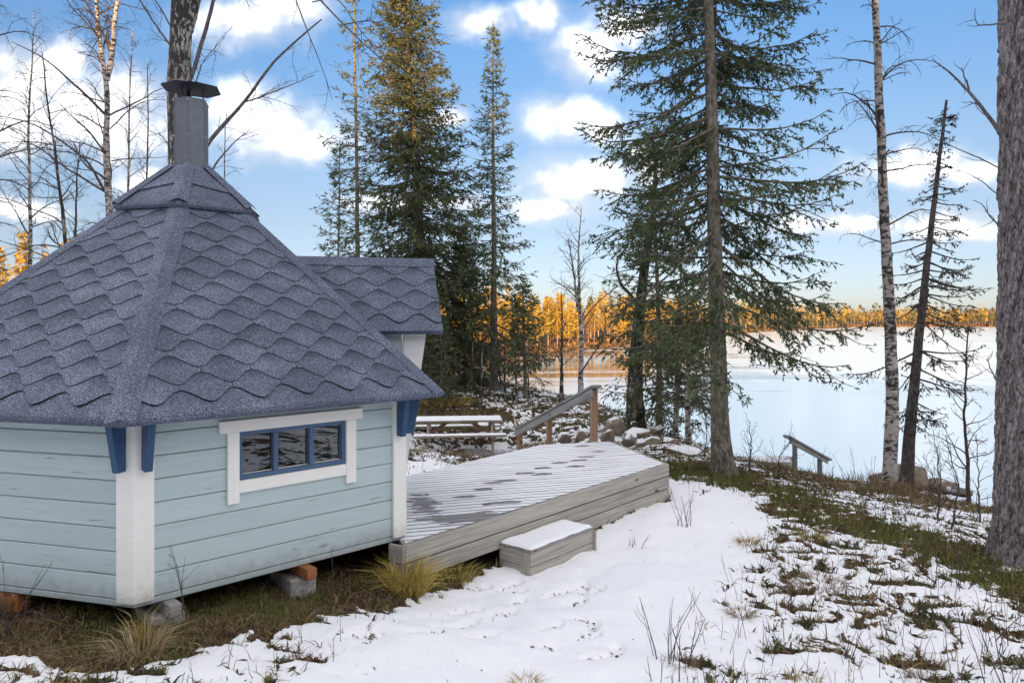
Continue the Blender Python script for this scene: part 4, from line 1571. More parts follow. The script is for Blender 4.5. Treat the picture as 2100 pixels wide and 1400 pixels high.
def needles(acc, starts, dirs, lens, rg, size, width, spacing, wild=.8):
    """clothe twigs in short needle sprays"""
    cnt = np.maximum(3, (lens / spacing).astype(int))
    idx = np.repeat(np.arange(len(lens)), cnt)
    f = rg.random(len(idx)) ** .85
    d = dirs[idx]
    sag = np.zeros((len(idx), 3))
    sag[:, 2] = -.35 * (f * lens[idx]) ** 2 * 1.2
    p = starts[idx] + d * (f * lens[idx])[:, None] + sag
    rnd_ = rg.normal(size=(len(idx), 3))
    nd_ = d * .75 + rnd_ * wild * .55
    nd_ /= np.linalg.norm(nd_, axis=1)[:, None]
    side = np.cross(nd_, rg.normal(size=(len(idx), 3)))
    side /= np.linalg.norm(side, axis=1)[:, None] + 1e-9
    ln = (size * (.6 + .8 * rg.random(len(idx))))[:, None]
    wd = (width * (.6 + .8 * rg.random(len(idx))))[:, None]
    a = p - side * wd * .5
    b = p + side * wd * .5
    m1 = p + nd_ * ln * .6 + side * wd * .35
    c = p + nd_ * ln
    V = np.stack([a, b, m1, c], 1).reshape(-1, 3)
    k = np.arange(len(idx))[:, None] * 4
    acc.put(V, k + np.array([[0, 1, 2, 3]]))


def spruce(name, label, trunk_pts, r0, prof, seed, whorl=.24, per=5, t0=.05, twig=.30, size=.05, width=.012, spacing=.018,
           e_low=-24, e_high=28, sag=.30, mat_n=None, mat_b=None, keepf=None, branch_gap=.09, bare_in=.12, wild=.8, group=None, r_top=.012, flare=.45, dead=0.0, clump=2.6, thin=-.22, subs=1.7, jit=10, even=None):
    rg = np.random.default_rng(seed)
    base = Vector(trunk_pts[0])
    t = thing(name, base, label, 'tree', group)
    tr, cr = Acc(), Acc()
    c, rad = trunk_part(tr, trunk_pts, r0, r_top, flare, 16, 46, rg, .006)
    H = c[-1, 2] - c[0, 2]
    S, D, Ln = [], [], []
    hz = t0 * H
    while hz < H * .985:
        f = hz / H
        i = min(int(f * 45), 44)
        p0 = c[i] + (c[i + 1] - c[i]) * (f * 45 - i)
        nb = max(2, int(round(per + rg.normal() * .8)))
        a0 = rg.random() * 6.28
        for j in range(nb):
            az = a0 + 6.283 * j / nb + rg.normal() * .25
            L = prof(f) * (.62 + .5 * rg.random()) if even is None else prof(f) * (even + (1.05 - even) * rg.random())
            if keepf is not None and not keepf(f, az, rg):
                continue
            if L < .10:
                L = .10
            e = R(e_low + (e_high - e_low) * f ** .8 + rg.normal() * jit)
            s = np.linspace(0, 1, 9)
            hd = np.array((math.sin(az), math.cos(az), 0))
            zz = L * (math.tan(e) * s - sag * s ** 1.5 * (1 - f * .6) + (sag * .85 + .1) * s ** 3)
            crook = np.cumsum(rg.normal(size=9)) * .028 * L
            pts = p0 + hd * (L * s * math.cos(e))[:, None] + np.stack([-hd[1] * crook, hd[0] * crook, zz], 1)
            r_b = .009 + .0065 * L
            lines = [(pts, L, r_b, False)]
            tg0 = np.gradient(pts, axis=0)
            tg0 /= np.linalg.norm(tg0, axis=1)[:, None]
            for m in range(int(L * subs + rg.random())):
                q = .22 + .7 * rg.random()
                i0 = int(q * 8)
                sv = np.array((-tg0[i0, 1], tg0[i0, 0], 0)) * (1 if rg.random() < .5 else -1)
                dv_ = tg0[i0] * .75 + sv * (.45 + .4 * rg.random()) + np.array((0, 0, -.10 - .35 * rg.random() + .3 * f))
                dv_ /= np.linalg.norm(dv_)
                l2 = L * (.22 + .26 * rg.random()) * (1.25 - .6 * q)
                s2 = np.linspace(0, 1, 9)
                sp = pts[i0] + dv_ * (l2 * s2)[:, None]
                sp[:, 2] += -.30 * l2 * s2 ** 2 + .22 * l2 * s2 ** 4
                sp[:, :2] += np.cumsum(rg.normal(size=(9, 2)), 0) * .018 * l2
                lines.append((sp, l2, r_b * .45, True))
            is_dead = dead and rg.random() < dead
            for (bp, bl, br, sub_) in lines:
                tube(tr, bp, br * (1 - .85 * s) + .0015, 4 if not sub_ else 3)
                if is_dead:
                    continue
                tg = np.gradient(bp, axis=0)
                tg /= np.linalg.norm(tg, axis=1)[:, None]
                n_t = max(4, int(bl / branch_gap))
                lo = bare_in if not sub_ else .05
                q = np.clip(lo + (1 - lo) * (np.arange(n_t) + rg.random(n_t)) / n_t, 0, .995)
                ix = q * 8
                i0 = np.minimum(ix.astype(int), 7)
                pos = bp[i0] + (bp[i0 + 1] - bp[i0]) * (ix - i0)[:, None]
                td = tg[i0]
                sidev = np.stack([-td[:, 1], td[:, 0], np.zeros(n_t)], 1)
                sidev /= np.linalg.norm(sidev, axis=1)[:, None] + 1e-9
                sg = np.where(rg.random(n_t) < .5, -1., 1.)[:, None]
                dn = np.zeros((n_t, 3))
                dn[:, 2] = -(.2 + 1.1 * rg.random(n_t)) * (1 - .7 * f)
                tdv = td * (.35 + .6 * q[:, None]) + sidev * sg * (.75 - .35 * q[:, None]) + dn * .75 + rg.normal(size=(n_t, 3)) * .22
                tdv /= np.linalg.norm(tdv, axis=1)[:, None]
                lt = np.minimum(twig, .25 * bl * (1 - q) + .45 * twig) * (.45 + .8 * rg.random(n_t))
                gate = (pn(pos[:, 0] * clump + pos[:, 1] * 1.3, pos[:, 2] * clump + az) > thin) | (q > .9)
                S.append(pos[gate]); D.append(tdv[gate]); Ln.append(lt[gate])
                for m in range(0, n_t, 3):            # woody twig
                    e2 = pos[m] + tdv[m] * lt[m] * .85
                    tube(tr, np.array([pos[m], e2]), [.0032 + .001 * L, .0014], 3)
        hz += whorl * (1 - .45 * f) * (.75 + .5 * rg.random())
    if S:
        S, D, Ln = np.concatenate(S), np.concatenate(D), np.concatenate(Ln)
        needles(cr, S, D, Ln, rg, size, width, spacing, wild)
    add('trunk', tr.mesh('trunk', True, base), mat_b or M_SPRUCE_BARK, t, Matrix.Translation(base))
    if S is not None and len(S):
        add('crown', cr.mesh('crown', False, base), mat_n or M_NEEDLE, t, Matrix.Translation(base))
    return t


def gbase(px, Y, dz=-.06):
    x = (px - HX) / FPX * Y
    return Vector((x, Y, gz(x, Y) + dz))


# big loose spruce right of the deck
b = gbase(1484, 10.7)
tp4 = [b, P(1476, 880, 10.7), P(1468, 560, 10.7), P(1456, 100, 10.7), P(1446, -260, 10.7), P(1436, -750, 10.7), P(1432, -1000, 10.7)]


def keep4(f, az, rg):
    toward = math.cos(az) < -.55                       # the side facing the deck is thin
    right = math.sin(az)
    if f < .10:
        return right > .3 and rg.random() < .35
    if f < .22:
        return (right > .2 and rg.random() < .85) or (right < -.3 and rg.random() < .6)
    return rg.random() < (.03 if toward else .85)


spruce('spruce_tree', 'large open spruce with bare grey-brown trunk standing behind the far deck corner', tp4, .138,
       lambda f: (1.95 if f < .5 else 1.95 * (1 - (f - .5) / .5) + .1) * (.85 if f < .05 else 1.1 - .15 * f), 41, whorl=.20, per=6, t0=.155,
       twig=.24, size=.060, width=.021, spacing=.0150, e_low=-28, e_high=14, sag=.30, keepf=keep4, branch_gap=.058, wild=1.0, jit=13, subs=2.8, thin=-.26, flare=.75, even=.55, bare_in=.05)

# dense spruce behind the entrance gable
b = gbase(872, 21.3)
spruce('spruce_tree', 'tallest dense spruce with sunlit golden top behind the hut gable', [b, P(868, 600, 21.3), P(850, 300, 21.3), P(828, 0, 21.3), P(815, -230, 21.3)], .20,
       lambda f: 2.05 * min(1, (1.02 - f) * 1.35) + .12, 52, whorl=.21, per=8, t0=.02, twig=.36, size=.12, width=.036, spacing=.032,
       e_low=-22, e_high=18, sag=.22, mat_n=M_NEEDLE_DENSE, branch_gap=.12, bare_in=.05, keepf=lambda f, az, rg: (f > .09 or math.sin(az) > .1 or rg.random() < .4) and rg.random() < .96)
# slim spruce
b = gbase(1013, 21.0)
spruce('spruce_tree', 'slim pointed spruce with orange sunlit top left of the deck rail', [b, P(1013, 500, 21), P(1011, 250, 21), P(1011, 40, 21)], .115,
       lambda f: 1.28 * min(1, (1.0 - f) * 1.25) + .07, 63, whorl=.27, per=6, t0=.10, twig=.30, size=.115, width=.032, spacing=.033,
       e_low=-26, e_high=25, sag=.25, branch_gap=.12, keepf=lambda f, az, rg: rg.random() < (.80 if f > .3 else .6))
# wispy pair at the hut's ridge
b = gbase(735, 20.0)
spruce('spruce_tree', 'thin sparse spruce with visible straight trunk left of the tall dense spruce', [b, P(732, 400, 20), P(728, 100, 20), P(722, -150, 20)], .085,
       lambda f: 1.15 * min(1, (1.05 - f) * 1.2) + .1, 74, whorl=.34, per=4, t0=.12, twig=.30, size=.11, width=.028, spacing=.034,
       e_low=-18, e_high=30, sag=.22, branch_gap=.11, keepf=lambda f, az, rg: rg.random() < (.85 if f < .6 else .6))
b = gbase(694, 19.0)
spruce('spruce_tree', 'short wispy spruce just above the hut gable ridge', [b, P(694, 500, 19), P(697, 302, 19)], .05,
       lambda f: 1.05 * min(1, (1.0 - f) * 1.2) + .1, 75, whorl=.30, per=4, t0=.1, twig=.28, size=.11, width=.028, spacing=.032,
       e_low=-12, e_high=30, sag=.2, branch_gap=.10)
# undergrowth spruces on the mound
b = gbase(1078, 20.2)
spruce('spruce_tree', 'low bushy spruce on the mound behind the sloping handrail', [b, P(1075, 700, 20.2), P(1072, 585, 20.2)], .06,
       lambda f: 1.0 * min(1, (1.0 - f) * 1.4) + .1, 76, whorl=.20, per=6, t0=.30, twig=.34, size=.11, width=.03, spacing=.030,
       e_low=-20, e_high=25, sag=.22, branch_gap=.085)
b = gbase(955, 22.0)
spruce('spruce_tree', 'dark young spruce between the dense spruce and the slim spruce', [b, P(952, 650, 22), P(950, 470, 22)], .07,
       lambda f: 1.2 * min(1, (1.0 - f) * 1.3) + .1, 77, whorl=.20, per=7, t0=.08, twig=.36, size=.12, width=.032, spacing=.030,
       e_low=-22, e_high=25, sag=.22, branch_gap=.085)
b = gbase(905, 19.6)
spruce('spruce_tree', 'little dark spruce sapling at the foot of the dense spruce', [b, P(905, 720, 19.6), P(903, 640, 19.6)], .04,
       lambda f: .6 * min(1, (1.0 - f) * 1.4) + .06, 78, whorl=.15, per=6, t0=.06, twig=.26, size=.09, width=.026, spacing=.03, branch_gap=.08)
# spruce wrapped round the old birch, left of the big one
b = gbase(1352, 15.2)


def keep_mid(f, az, rg):
    return rg.random() < (.85 if .12 < f < .72 else .75)


spruce('spruce_tree', 'dark middle spruce growing against the leaning old birch over the water', [b, P(1352, 700, 15.2), P(1345, 500, 15.2), P(1340, 255, 15.2)], .075,
       lambda f: 1.15 * min(1, (1.02 - f) * 1.5) + .1, 79, whorl=.21, per=6, t0=.10, twig=.30, size=.080, width=.026, spacing=.022,
       e_low=-26, e_high=18, sag=.28, branch_gap=.075, keepf=keep_mid, mat_n=M_NEEDLE_DENSE, thin=-.3)
b = gbase(1412, 14.2)
spruce('spruce_tree', 'small spruce filling the gap left of the big spruce trunk', [b, P(1410, 740, 14.2), P(1408, 560, 14.2)], .05,
       lambda f: .85 * min(1, (1.0 - f) * 1.3) + .1, 80, whorl=.17, per=6, t0=.25, twig=.28, size=.08, width=.022, spacing=.026, branch_gap=.08)
# leaning, half-dead spruce at the shore
b = gbase(1856, 12.6)


def keep_dead(f, az, rg):
    if f > .75:
        return rg.random() < .55
    return (math.sin(az) > -.2 and rg.random() < .75) or rg.random() < .25


spruce('dead_spruce', 'leaning half-dead spruce with ragged drooping brown-green branches by the water', [b, P(1868, 860, 12.6), P(1890, 640, 12.6), P(1915, 420, 12.6), P(1941, 205, 12.6)], .112,
       lambda f: (.25 + 1.0 * max(0, 1 - abs(f - .42) / .42)) if f < .8 else .14, 81, whorl=.20, per=5, t0=.20, twig=.24, size=.06, width=.020, spacing=.022,
       e_low=-26, e_high=-12, sag=.20, keepf=keep_dead, branch_gap=.09, mat_n=M_NEEDLE_DRY, mat_b=M_DEAD_BARK, dead=.12, bare_in=.3, wild=1.0, r_top=.02)


# bare deciduous trees
def grow(acc, p, d, L, r, lev, rg, grav, nmax, up=0.0):
    k = 7 if lev < 2 else 5
    pts = [np.array(p, float)]
    d = np.array(d, float)
    d /= np.linalg.norm(d)
    for i in range(k):
        d = d + rg.normal(size=3) * (.13 + .04 * lev) + np.array((0, 0, up - grav * (i / k) * 1.6))
        d /= np.linalg.norm(d)
        pts.append(pts[-1] + d * L / k)
    pts = np.array(pts)
    s = np.linspace(0, 1, k + 1)
    tube(acc, pts, r * (1 - .8 * s) + .0008, 5 if lev == 0 else 3)
    if lev >= nmax:
        return
    nch = int((3.4 + L * 2.4) if lev == 0 else 3 + 3.5 * L)
    for j in range(nch):
        q = .18 + .8 * (j + rg.random()) / nch
        ix = q * k
        i0 = min(int(ix), k - 1)
        pos = pts[i0] + (pts[i0 + 1] - pts[i0]) * (ix - i0)
        td = pts[i0 + 1] - pts[i0]
        td /= np.linalg.norm(td)
        sd_ = np.cross(td, rg.normal(size=3))
        sd_ /= np.linalg.norm(sd_) + 1e-9
        cd = td * .75 + sd_ * (.55 + .3 * rg.random())
        grow(acc, pos, cd, L * (.30 + .25 * rg.random()) * (1.1 - .5 * q), max(r * (1 - .8 * q) * .55, .0016), lev + 1, rg, grav * 1.5, nmax, up)


def bare_tree(name, label, trunks, r0, mat_t, seed, t0=.25, nbr=18, Lb=1.3, e=(25, 60), grav=.10, nmax=2, mat_c=None, group=None, sides=None, flare=.3, r_top=.010, extra=None, prof=None):
    rg = np.random.default_rng(seed)
    base = Vector(trunks[0][0])
    t = thing(name, base, label, 'tree', group)
    tr, cr = Acc(), Acc()
    for ti, tp_ in enumerate(trunks):
        c, rad = trunk_part(tr, tp_, r0 if ti == 0 else r0 * .55, r_top, flare if ti == 0 else 0, 12, 40, rg, .010, .05)
        m = nbr if ti == 0 else int(nbr * .6)
        for j in range(m):
            f = t0 + (1 - t0) * (j + rg.random()) / m if ti == 0 else .1 + .9 * (j + rg.random()) / m
            f = min(f, .985)
            i = int(f * 39)
            az = rg.random() * 6.283
            if sides is not None and rg.random() < .6:
                az = sides + rg.normal() * .6
            el = R(e[0] + (e[1] - e[0]) * rg.random())
            d = (math.sin(az) * math.cos(el), math.cos(az) * math.cos(el), math.sin(el))
            L = Lb * (.45 + .75 * rg.random()) * (1.15 - .75 * f) * (prof(f) if prof else 1)
            grow(cr, c[i], d, L, max(.003, min(rad[i] * .45, .006 + .010 * L)), 0, rg, grav, nmax)
    for (pts, ra_, rb_) in (extra or []):
        cc = resample(pts, 18, .008, rg)
        tube(cr, cc, np.linspace(ra_, rb_, 18), 6)
        for j in range(7):
            i = 3 + int(14 * rg.random())
            td = cc[min(i + 1, 17)] - cc[i - 1]
            td /= np.linalg.norm(td)
            d = td * .7 + rg.normal(size=3) * .5
            grow(cr, cc[i], d, .25 + .35 * rg.random(), .004, 1, rg, .05, 2)
    add('trunk', tr.mesh('trunk', True, base), mat_t, t, Matrix.Translation(base))
    add('crown', cr.mesh('crown', True, base), mat_c or M_TWIG, t, Matrix.Translation(base))
    return t


# aspen behind the chimney, with its long reaching limbs
YA = 10.2
b = gbase(378, YA)
bare_tree('aspen_tree', 'thick rough-barked aspen trunk rising directly behind the hut chimney',
          [[b, P(374, 400, YA), P(368, 150, YA), P(372, 0, YA), P(384, -260, YA), P(390, -620, YA)], [P(374, 60, YA), P(408, -60, YA), P(440, -260, YA), P(470, -560, YA)]], .245, M_ASPEN, 91,
          t0=.86, nbr=12, Lb=2.6, e=(15, 55), grav=.05, nmax=2, mat_c=M_ASPEN_LIMB, r_top=.07, flare=.2,
          extra=[([P(376, 370, YA), P(405, 330, YA), P(432, 285, YA - .1), P(505, 205, YA - .3), P(565, 120, YA - .5), P(660, 40, YA - .8)], .034, .009),
                 ([P(502, 210, YA - .3), P(560, 190, YA - .4), P(645, 155, YA - .5)], .012, .003),
                 ([P(378, 430, YA), P(404, 400, YA), P(432, 350, YA - .1), P(475, 295, YA - .2), P(512, 265, YA - .3)], .022, .004),
                 ([P(380, 190, YA), P(398, 140, YA), P(420, 70, YA), P(440, -10, YA - .1), P(455, -120, YA)], .03, .02),
                 ([P(380, 205, YA), P(404, 165, YA), P(415, 125, YA), P(445, 95, YA - .1), P(460, 75, YA)], .012, .003),
                 ([P(372, 125, YA), P(345, 88, YA), P(310, 40, YA), P(275, -20, YA), P(240, -90, YA)], .017, .008),
                 ([P(370, 85, YA), P(343, 42, YA), P(318, 0, YA), P(300, -50, YA)], .014, .006),
                 ([P(372, 325, YA), P(348, 300, YA), P(335, 283, YA), P(325, 273, YA)], .012, .004),
                 ([P(405, -330, YA), P(500, -200, YA - .6), P(590, -50, YA - 1.0), P(612, 20, YA - 1.1), P(640, 90, YA - 1.1), P(668, 150, YA - 1.1), P(681, 205, YA - 1.1)], .03, .003),
                 ([P(420, -420, YA), P(540, -190, YA - .8), P(620, -40, YA - 1.3), P(680, 30, YA - 1.4), P(740, 85, YA - 1.5), P(800, 145, YA - 1.5), P(850, 182, YA - 1.5), P(884, 172, YA - 1.5)], .032, .004),
                 ([P(700, 52, YA - 1.4), P(760, 40, YA - 1.5), P(820, 70, YA - 1.6), P(900, 110, YA - 1.6)], .008, .003),
                 ([P(640, 5, YA - 1.3), P(690, -10, YA - 1.4), P(760, 95, YA - 1.4), P(800, 105, YA - 1.5), P(880, 100, YA - 1.5)], .008, .003)])

# birches left of the chimney
YB = 17.0
b = gbase(232, YB)
bare_tree('birch_tree', 'forked birch with sunlit orange upper stems left of the chimney',
          [[b, P(226, 450, YB), P(216, 300, YB), P(222, 200, YB), P(216, 150, YB), P(203, 80, YB), P(196, -20, YB), P(192, -260, YB)],
           [P(218, 165, YB), P(228, 130, YB), P(234, 60, YB), P(243, -20, YB), P(250, -230, YB)]], .125, M_BIRCH, 101, t0=.28, nbr=34, Lb=2.4, e=(20, 55), grav=.06, sides=-1.5,
          extra=[([P(216, 235, YB), P(150, 170, YB - .3), P(100, 125, YB - .5), P(25, 85, YB - .6)], .035, .008),
                 ([P(214, 390, YB), P(180, 330, YB - .2), P(130, 290, YB - .4), P(60, 250, YB - .6), P(-20, 235, YB - .6)], .032, .008),
                 ([P(228, 330, YB), P(270, 325, YB), P(345, 322, YB)], .015, .005),
                 ([P(226, 265, YB), P(265, 225, YB), P(300, 205, YB), P(340, 205, YB)], .016, .004)])
YB2 = 15.0
b = gbase(150, YB2)
bare_tree('birch_tree', 'slender dark birch leaning left at the edge of the big cloud', [[b, P(136, 500, YB2), P(115, 320, YB2), P(98, 210, YB2), P(86, 110, YB2)]], .06, M_BIRCH_OLD, 102, t0=.3, nbr=34, Lb=1.6, e=(15, 50), grav=.08, sides=-1.4,
          extra=[([P(128, 300, YB2), P(70, 291, YB2), P(-20, 292, YB2)], .014, .006)])
b = gbase(160, 16)
bare_tree('birch_tree', 'thin short birch stem between the slender birch and the forked birch', [[b, P(154, 480, 16), P(158, 380, 16), P(163, 290, 16)]], .045, M_BIRCH_OLD, 103, t0=.35, nbr=20, Lb=1.0, e=(25, 60), grav=.04)
b = gbase(262, 18)
bare_tree('birch_tree', 'thin straight birch between the forked birch and the aspen trunk', [[b, P(262, 400, 18), P(266, 200, 18), P(272, 60, 18)]], .05, M_BIRCH, 104, t0=.3, nbr=34, Lb=1.2, e=(30, 60), grav=.05)
b = gbase(-30, 14)
bare_tree('birch_tree', 'drooping birch branches reaching in at the top of the left edge', [[b, P(-40, 400, 14), P(-50, 100, 14), P(-55, -300, 14)]], .10, M_BIRCH, 105, t0=.3, nbr=34, Lb=1.7, e=(10, 45), grav=.20, sides=1.5, nmax=2)
b = gbase(60, 19)
bare_tree('birch_tree', 'pale birch with dense fine twigs in front of the left cloud bank', [[b, P(62, 420, 19), P(58, 250, 19), P(66, 130, 19), P(70, 20, 19)]], .07, M_BIRCH, 107, t0=.35, nbr=30, Lb=1.6, e=(25, 60), grav=.09)
b = gbase(300, 21)
bare_tree('birch_tree', 'fine-twigged birch just left of the aspen trunk, in front of the low cloud', [[b, P(300, 420, 21), P(304, 250, 21), P(302, 120, 21)]], .05, M_BIRCH_OLD, 108, t0=.4, nbr=26, Lb=1.3, e=(25, 60), grav=.07)
b = gbase(455, 19)
bare_tree('birch_tree', 'faint thin birch right of the chimney base', [[b, P(458, 420, 19), P(462, 260, 19), P(466, 225, 19)]], .03, M_BIRCH_OLD, 106, t0=.4, nbr=14, Lb=.8, e=(25, 60), grav=.05)

# small birches on the mound and over the bay
b = gbase(1152, 20)
bare_tree('birch_tree', 'thin bare birch against the golden wood left of the speckled birch', [[b, P(1152, 700, 20), P(1153, 640, 20), P(1150, 598, 20)]], .062, M_BIRCH_OLD, 111, t0=.32, nbr=16, Lb=1.0, e=(15, 60), grav=.04)
b = gbase(1190, 19.6)
bare_tree('birch_tree', 'speckled slim birch with fine upright twigs in front of the golden wood',
          [[b, P(1193, 700, 19.6), P(1188, 620, 19.6), P(1186, 520, 19.6), P(1192, 425, 19.6)], [P(1186, 640, 19.6), P(1178, 570, 19.6), P(1166, 490, 19.6)]], .085, M_BIRCH, 112, t0=.34, nbr=22, Lb=1.2, e=(30, 70), grav=.02,
          extra=[([P(1196, 655, 19.6), P(1225, 620, 19.6), P(1262, 590, 19.4), P(1285, 560, 19.4)], .022, .006),
                 ([P(1188, 770, 19.2), P(1210, 735, 19.2), P(1235, 700, 19.0), P(1245, 650, 19), P(1235, 635, 19)], .026, .01)])
b = gbase(1302, 15.6)
bare_tree('birch_tree', 'thick old birch leaning right with shaggy bark beside the boulders',
          [[b, P(1302, 790, 15.6), P(1310, 650, 15.6), P(1325, 520, 15.6), P(1342, 430, 15.6), P(1346, 300, 15.6)]], .20, M_BIRCH_OLD, 113, t0=.35, nbr=14, Lb=1.5, e=(10, 50), grav=.05, r_top=.03, flare=.5,
          extra=[([P(1306, 620, 15.6), P(1270, 580, 15.4), P(1262, 540, 15.4), P(1290, 500, 15.4)], .04, .012)])
b = gbase(1385, 14.6)
bare_tree('birch_tree', 'thin pale birch trunk between the boulders and the big spruce', [[b, P(1389, 780, 14.6), P(1392, 650, 14.6), P(1400, 480, 14.6)]], .06, M_BIRCH, 114, t0=.25, nbr=12, Lb=.9, e=(10, 50), grav=.05)
b = gbase(1414, 14.0)
bare_tree('birch_tree', 'thin curved birch trunk just left of the big spruce', [[b, P(1408, 800, 14), P(1420, 700, 14), P(1450, 560, 14)]], .058, M_BIRCH, 115, t0=.22, nbr=12, Lb=.9, e=(10, 50), grav=.05)
for i, (px, Yt, top, lab) in enumerate([(985, 19.5, 650, 'thin dark stem left of the slim spruce on the mound'), (967, 20.5, 640, 'shaded birch stem nearest the dense spruce on the mound'),
                                        (1036, 20, 690, 'thin slanting stem right of the slim spruce base'), (1060, 19.6, 700, 'crooked little birch stem behind the picnic table'),
                                        (1087, 19.2, 690, 'small birch stem with low twigs right of the crooked one'), (1030, 21, 660, 'slim grey stem close beside the slim spruce')]):
    b = gbase(px, Yt)
    bare_tree('young_birch', lab, [[b, P(px + 3 - 2 * i, 760, Yt), P(px + 8 - 4 * i, top, Yt)]], .045 - .004 * i, M_BIRCH_OLD, 120 + i, t0=.25, nbr=9, Lb=.8, e=(10, 60), grav=.03, group='stems on the mound')

# white birch at the shore
YR = 11.6
b = gbase(1824, YR)
bare_tree('birch_tree', 'tall white birch with black flecks and drooping twigs by the shore', [[b, P(1830, 850, YR), P(1823, 620, YR), P(1813, 450, YR), P(1806, 250, YR), P(1797, 60, YR), P(1786, -200, YR), P(1780, -420, YR)]],
          .108, M_BIRCH, 131, t0=.36, nbr=44, Lb=1.35, e=(10, 45), grav=.17, nmax=2, r_top=.03, flare=.35)
b = gbase(1985, 12.2)
bare_tree('sapling', 'thin crooked dark sapling at the water edge beside the right trunk', [[b, P(1985, 950, 12.2), P(1977, 850, 12.2), P(1982, 760, 12.2), P(1984, 672, 12.2)]], .034, M_TWIG, 132, t0=.2, nbr=22, Lb=.75, e=(15, 50), grav=.0)
for i, (px, py, Yt, hpx, lab) in enumerate([(1925, 1100, 8.6, 190, 'tall thin shrub stem with forked top in front of the boulder'), (1950, 1120, 8.2, 200, 'twin-stemmed bare shrub left of the right trunk'),
                                            (1905, 1030, 11, 100, 'fine twiggy shrub among the shore boulders'), (2010, 1080, 9, 190, 'thin bare shrub close to the right trunk'),
                                            (1535, 985, 11.2, 110, 'bare twig shrub right of the big spruce base'), (1600, 1000, 11, 90, 'small twiggy shrub in front of the shore walkway'),
                                            (1445, 930, 12.2, 105, 'leafless shrub left of the big spruce base'), (1470, 905, 13, 90, 'dark twig bush behind the big spruce base')]):
    b = P(px, py, Yt)
    b.z = gz(b.x, b.y) - .02
    rg_ = np.random.default_rng(200 + i)
    tr = [[b, b + Vector((rg_.normal() * .05, 0, hpx / FPX * Yt * .5)), b + Vector((rg_.normal() * .12, 0, hpx / FPX * Yt))]]
    bare_tree('bare_shrub', lab, tr, .011, M_TWIG, 140 + i, t0=.12, nbr=11, Lb=.5, e=(30, 70), grav=.0, nmax=1, group='bare shrubs', r_top=.003)

# the big rough trunk at the right edge, bark plates modelled
bP = gbase(2092, 7.0, -.15)
tP = thing('pine_tree', bP, 'huge rough grey pine trunk filling the right edge', 'tree')
nA, nZ = 150, 420
ht = 6.4
zz = np.linspace(0, ht, nZ)
an = np.linspace(0, 2 * np.pi, nA, endpoint=False)
AA, ZZ = np.meshgrid(an, zz)
rad = .205 * (1 + .0) - .012 * ZZ / 1.0 * .35 + .09 * np.exp(-ZZ / .30) * (1 + .35 * np.sin(AA * 5 + 1)) + .03 * np.exp(-ZZ / 1.2)
cx_, sx_ = np.cos(AA), np.sin(AA)
# vertical plates from a ridged, stretched noise on the cylinder (two offset patches hide the seam)
def ridg(sc_, st):
    a = 1 - np.abs(fbm(cx_ * sc_ + 3.1 + sx_ * 1.7, ZZ * st + sx_ * sc_, 2))
    return a
pl1 = ridg(3.2, 2.4)
pl2 = ridg(7.5, 6.5)
rad = rad + .030 * (ss(-pl1, -.93, -.55) - .5) + .014 * (ss(-pl2, -.9, -.4) - .5) + .004 * fbm(cx_ * 30, ZZ * 25 + sx_ * 30, 2)
leanx = np.interp(zz, [0, .6, 2.5, ht], [0, .02, .03, .02])
Vt = np.stack([rad * cx_ + leanx[:, None], rad * sx_, ZZ], -1).reshape(-1, 3)
iT = np.arange(nZ * nA).reshape(nZ, nA)
Qt = np.stack([iT[:-1], np.roll(iT[:-1], -1, 1), np.roll(iT[1:], -1, 1), iT[1:]], -1).reshape(-1, 4)
add('trunk', mesh_np('trunk', Vt, None, Qt, True), M_PINE_BARK, tP, Matrix.Translation(bP))
rg = np.random.default_rng(5)
Yp = 6.9
for (pts, ra_, rb_) in [([P(2062, 290, Yp), P(2020, 225, Yp), P(1985, 185, Yp), P(1950, 150, Yp), P(1913, 120, Yp - .1)], .022, .004),
                        ([P(1988, 190, Yp), P(1980, 165, Yp), P(1973, 140, Yp)], .010, .004),
                        ([P(2012, 218, Yp), P(1995, 210, Yp), P(1972, 210, Yp)], .007, .002),
                        ([P(2060, 50, Yp), P(2030, 50, Yp), P(2005, 53, Yp), P(1998, 35, Yp), P(2000, 18, Yp)], .009, .003),
                        ([P(2060, 348, Yp), P(2010, 325, Yp), P(1950, 300, Yp), P(1905, 278, Yp)], .007, .003),
                        ([P(2060, 410, Yp), P(2010, 370, Yp), P(1985, 352, Yp), P(1960, 348, Yp)], .006, .003),
                        ([P(2060, 470, Yp), P(2035, 450, Yp), P(2010, 415, Yp), P(1995, 412, Yp)], .008, .003),
                        ([P(2055, 780, Yp), P(2040, 775, Yp), P(2025, 740, Yp), P(2020, 735, Yp)], .008, .003)]:
    ac = Acc()
    cc = resample(pts, 16, .006, rg)
    tube(ac, cc, np.linspace(ra_, rb_, 16), 6)
    for j in range(3):
        i = 4 + int(11 * rg.random())
        grow(ac, cc[i], (cc[i] - cc[i - 2]) + rg.normal(size=3) * .05, .12 + .1 * rg.random(), .004, 1, rg, 0, 1)
    add('dead_branch', ac.mesh('dead_branch', True, bP), M_ASPEN_LIMB, tP, Matrix.Translation(bP))

# ------------------------------------------------------------------ woods across the water
def shore_r(th):
    return float(np.interp(th, _th_s, _rs_s))


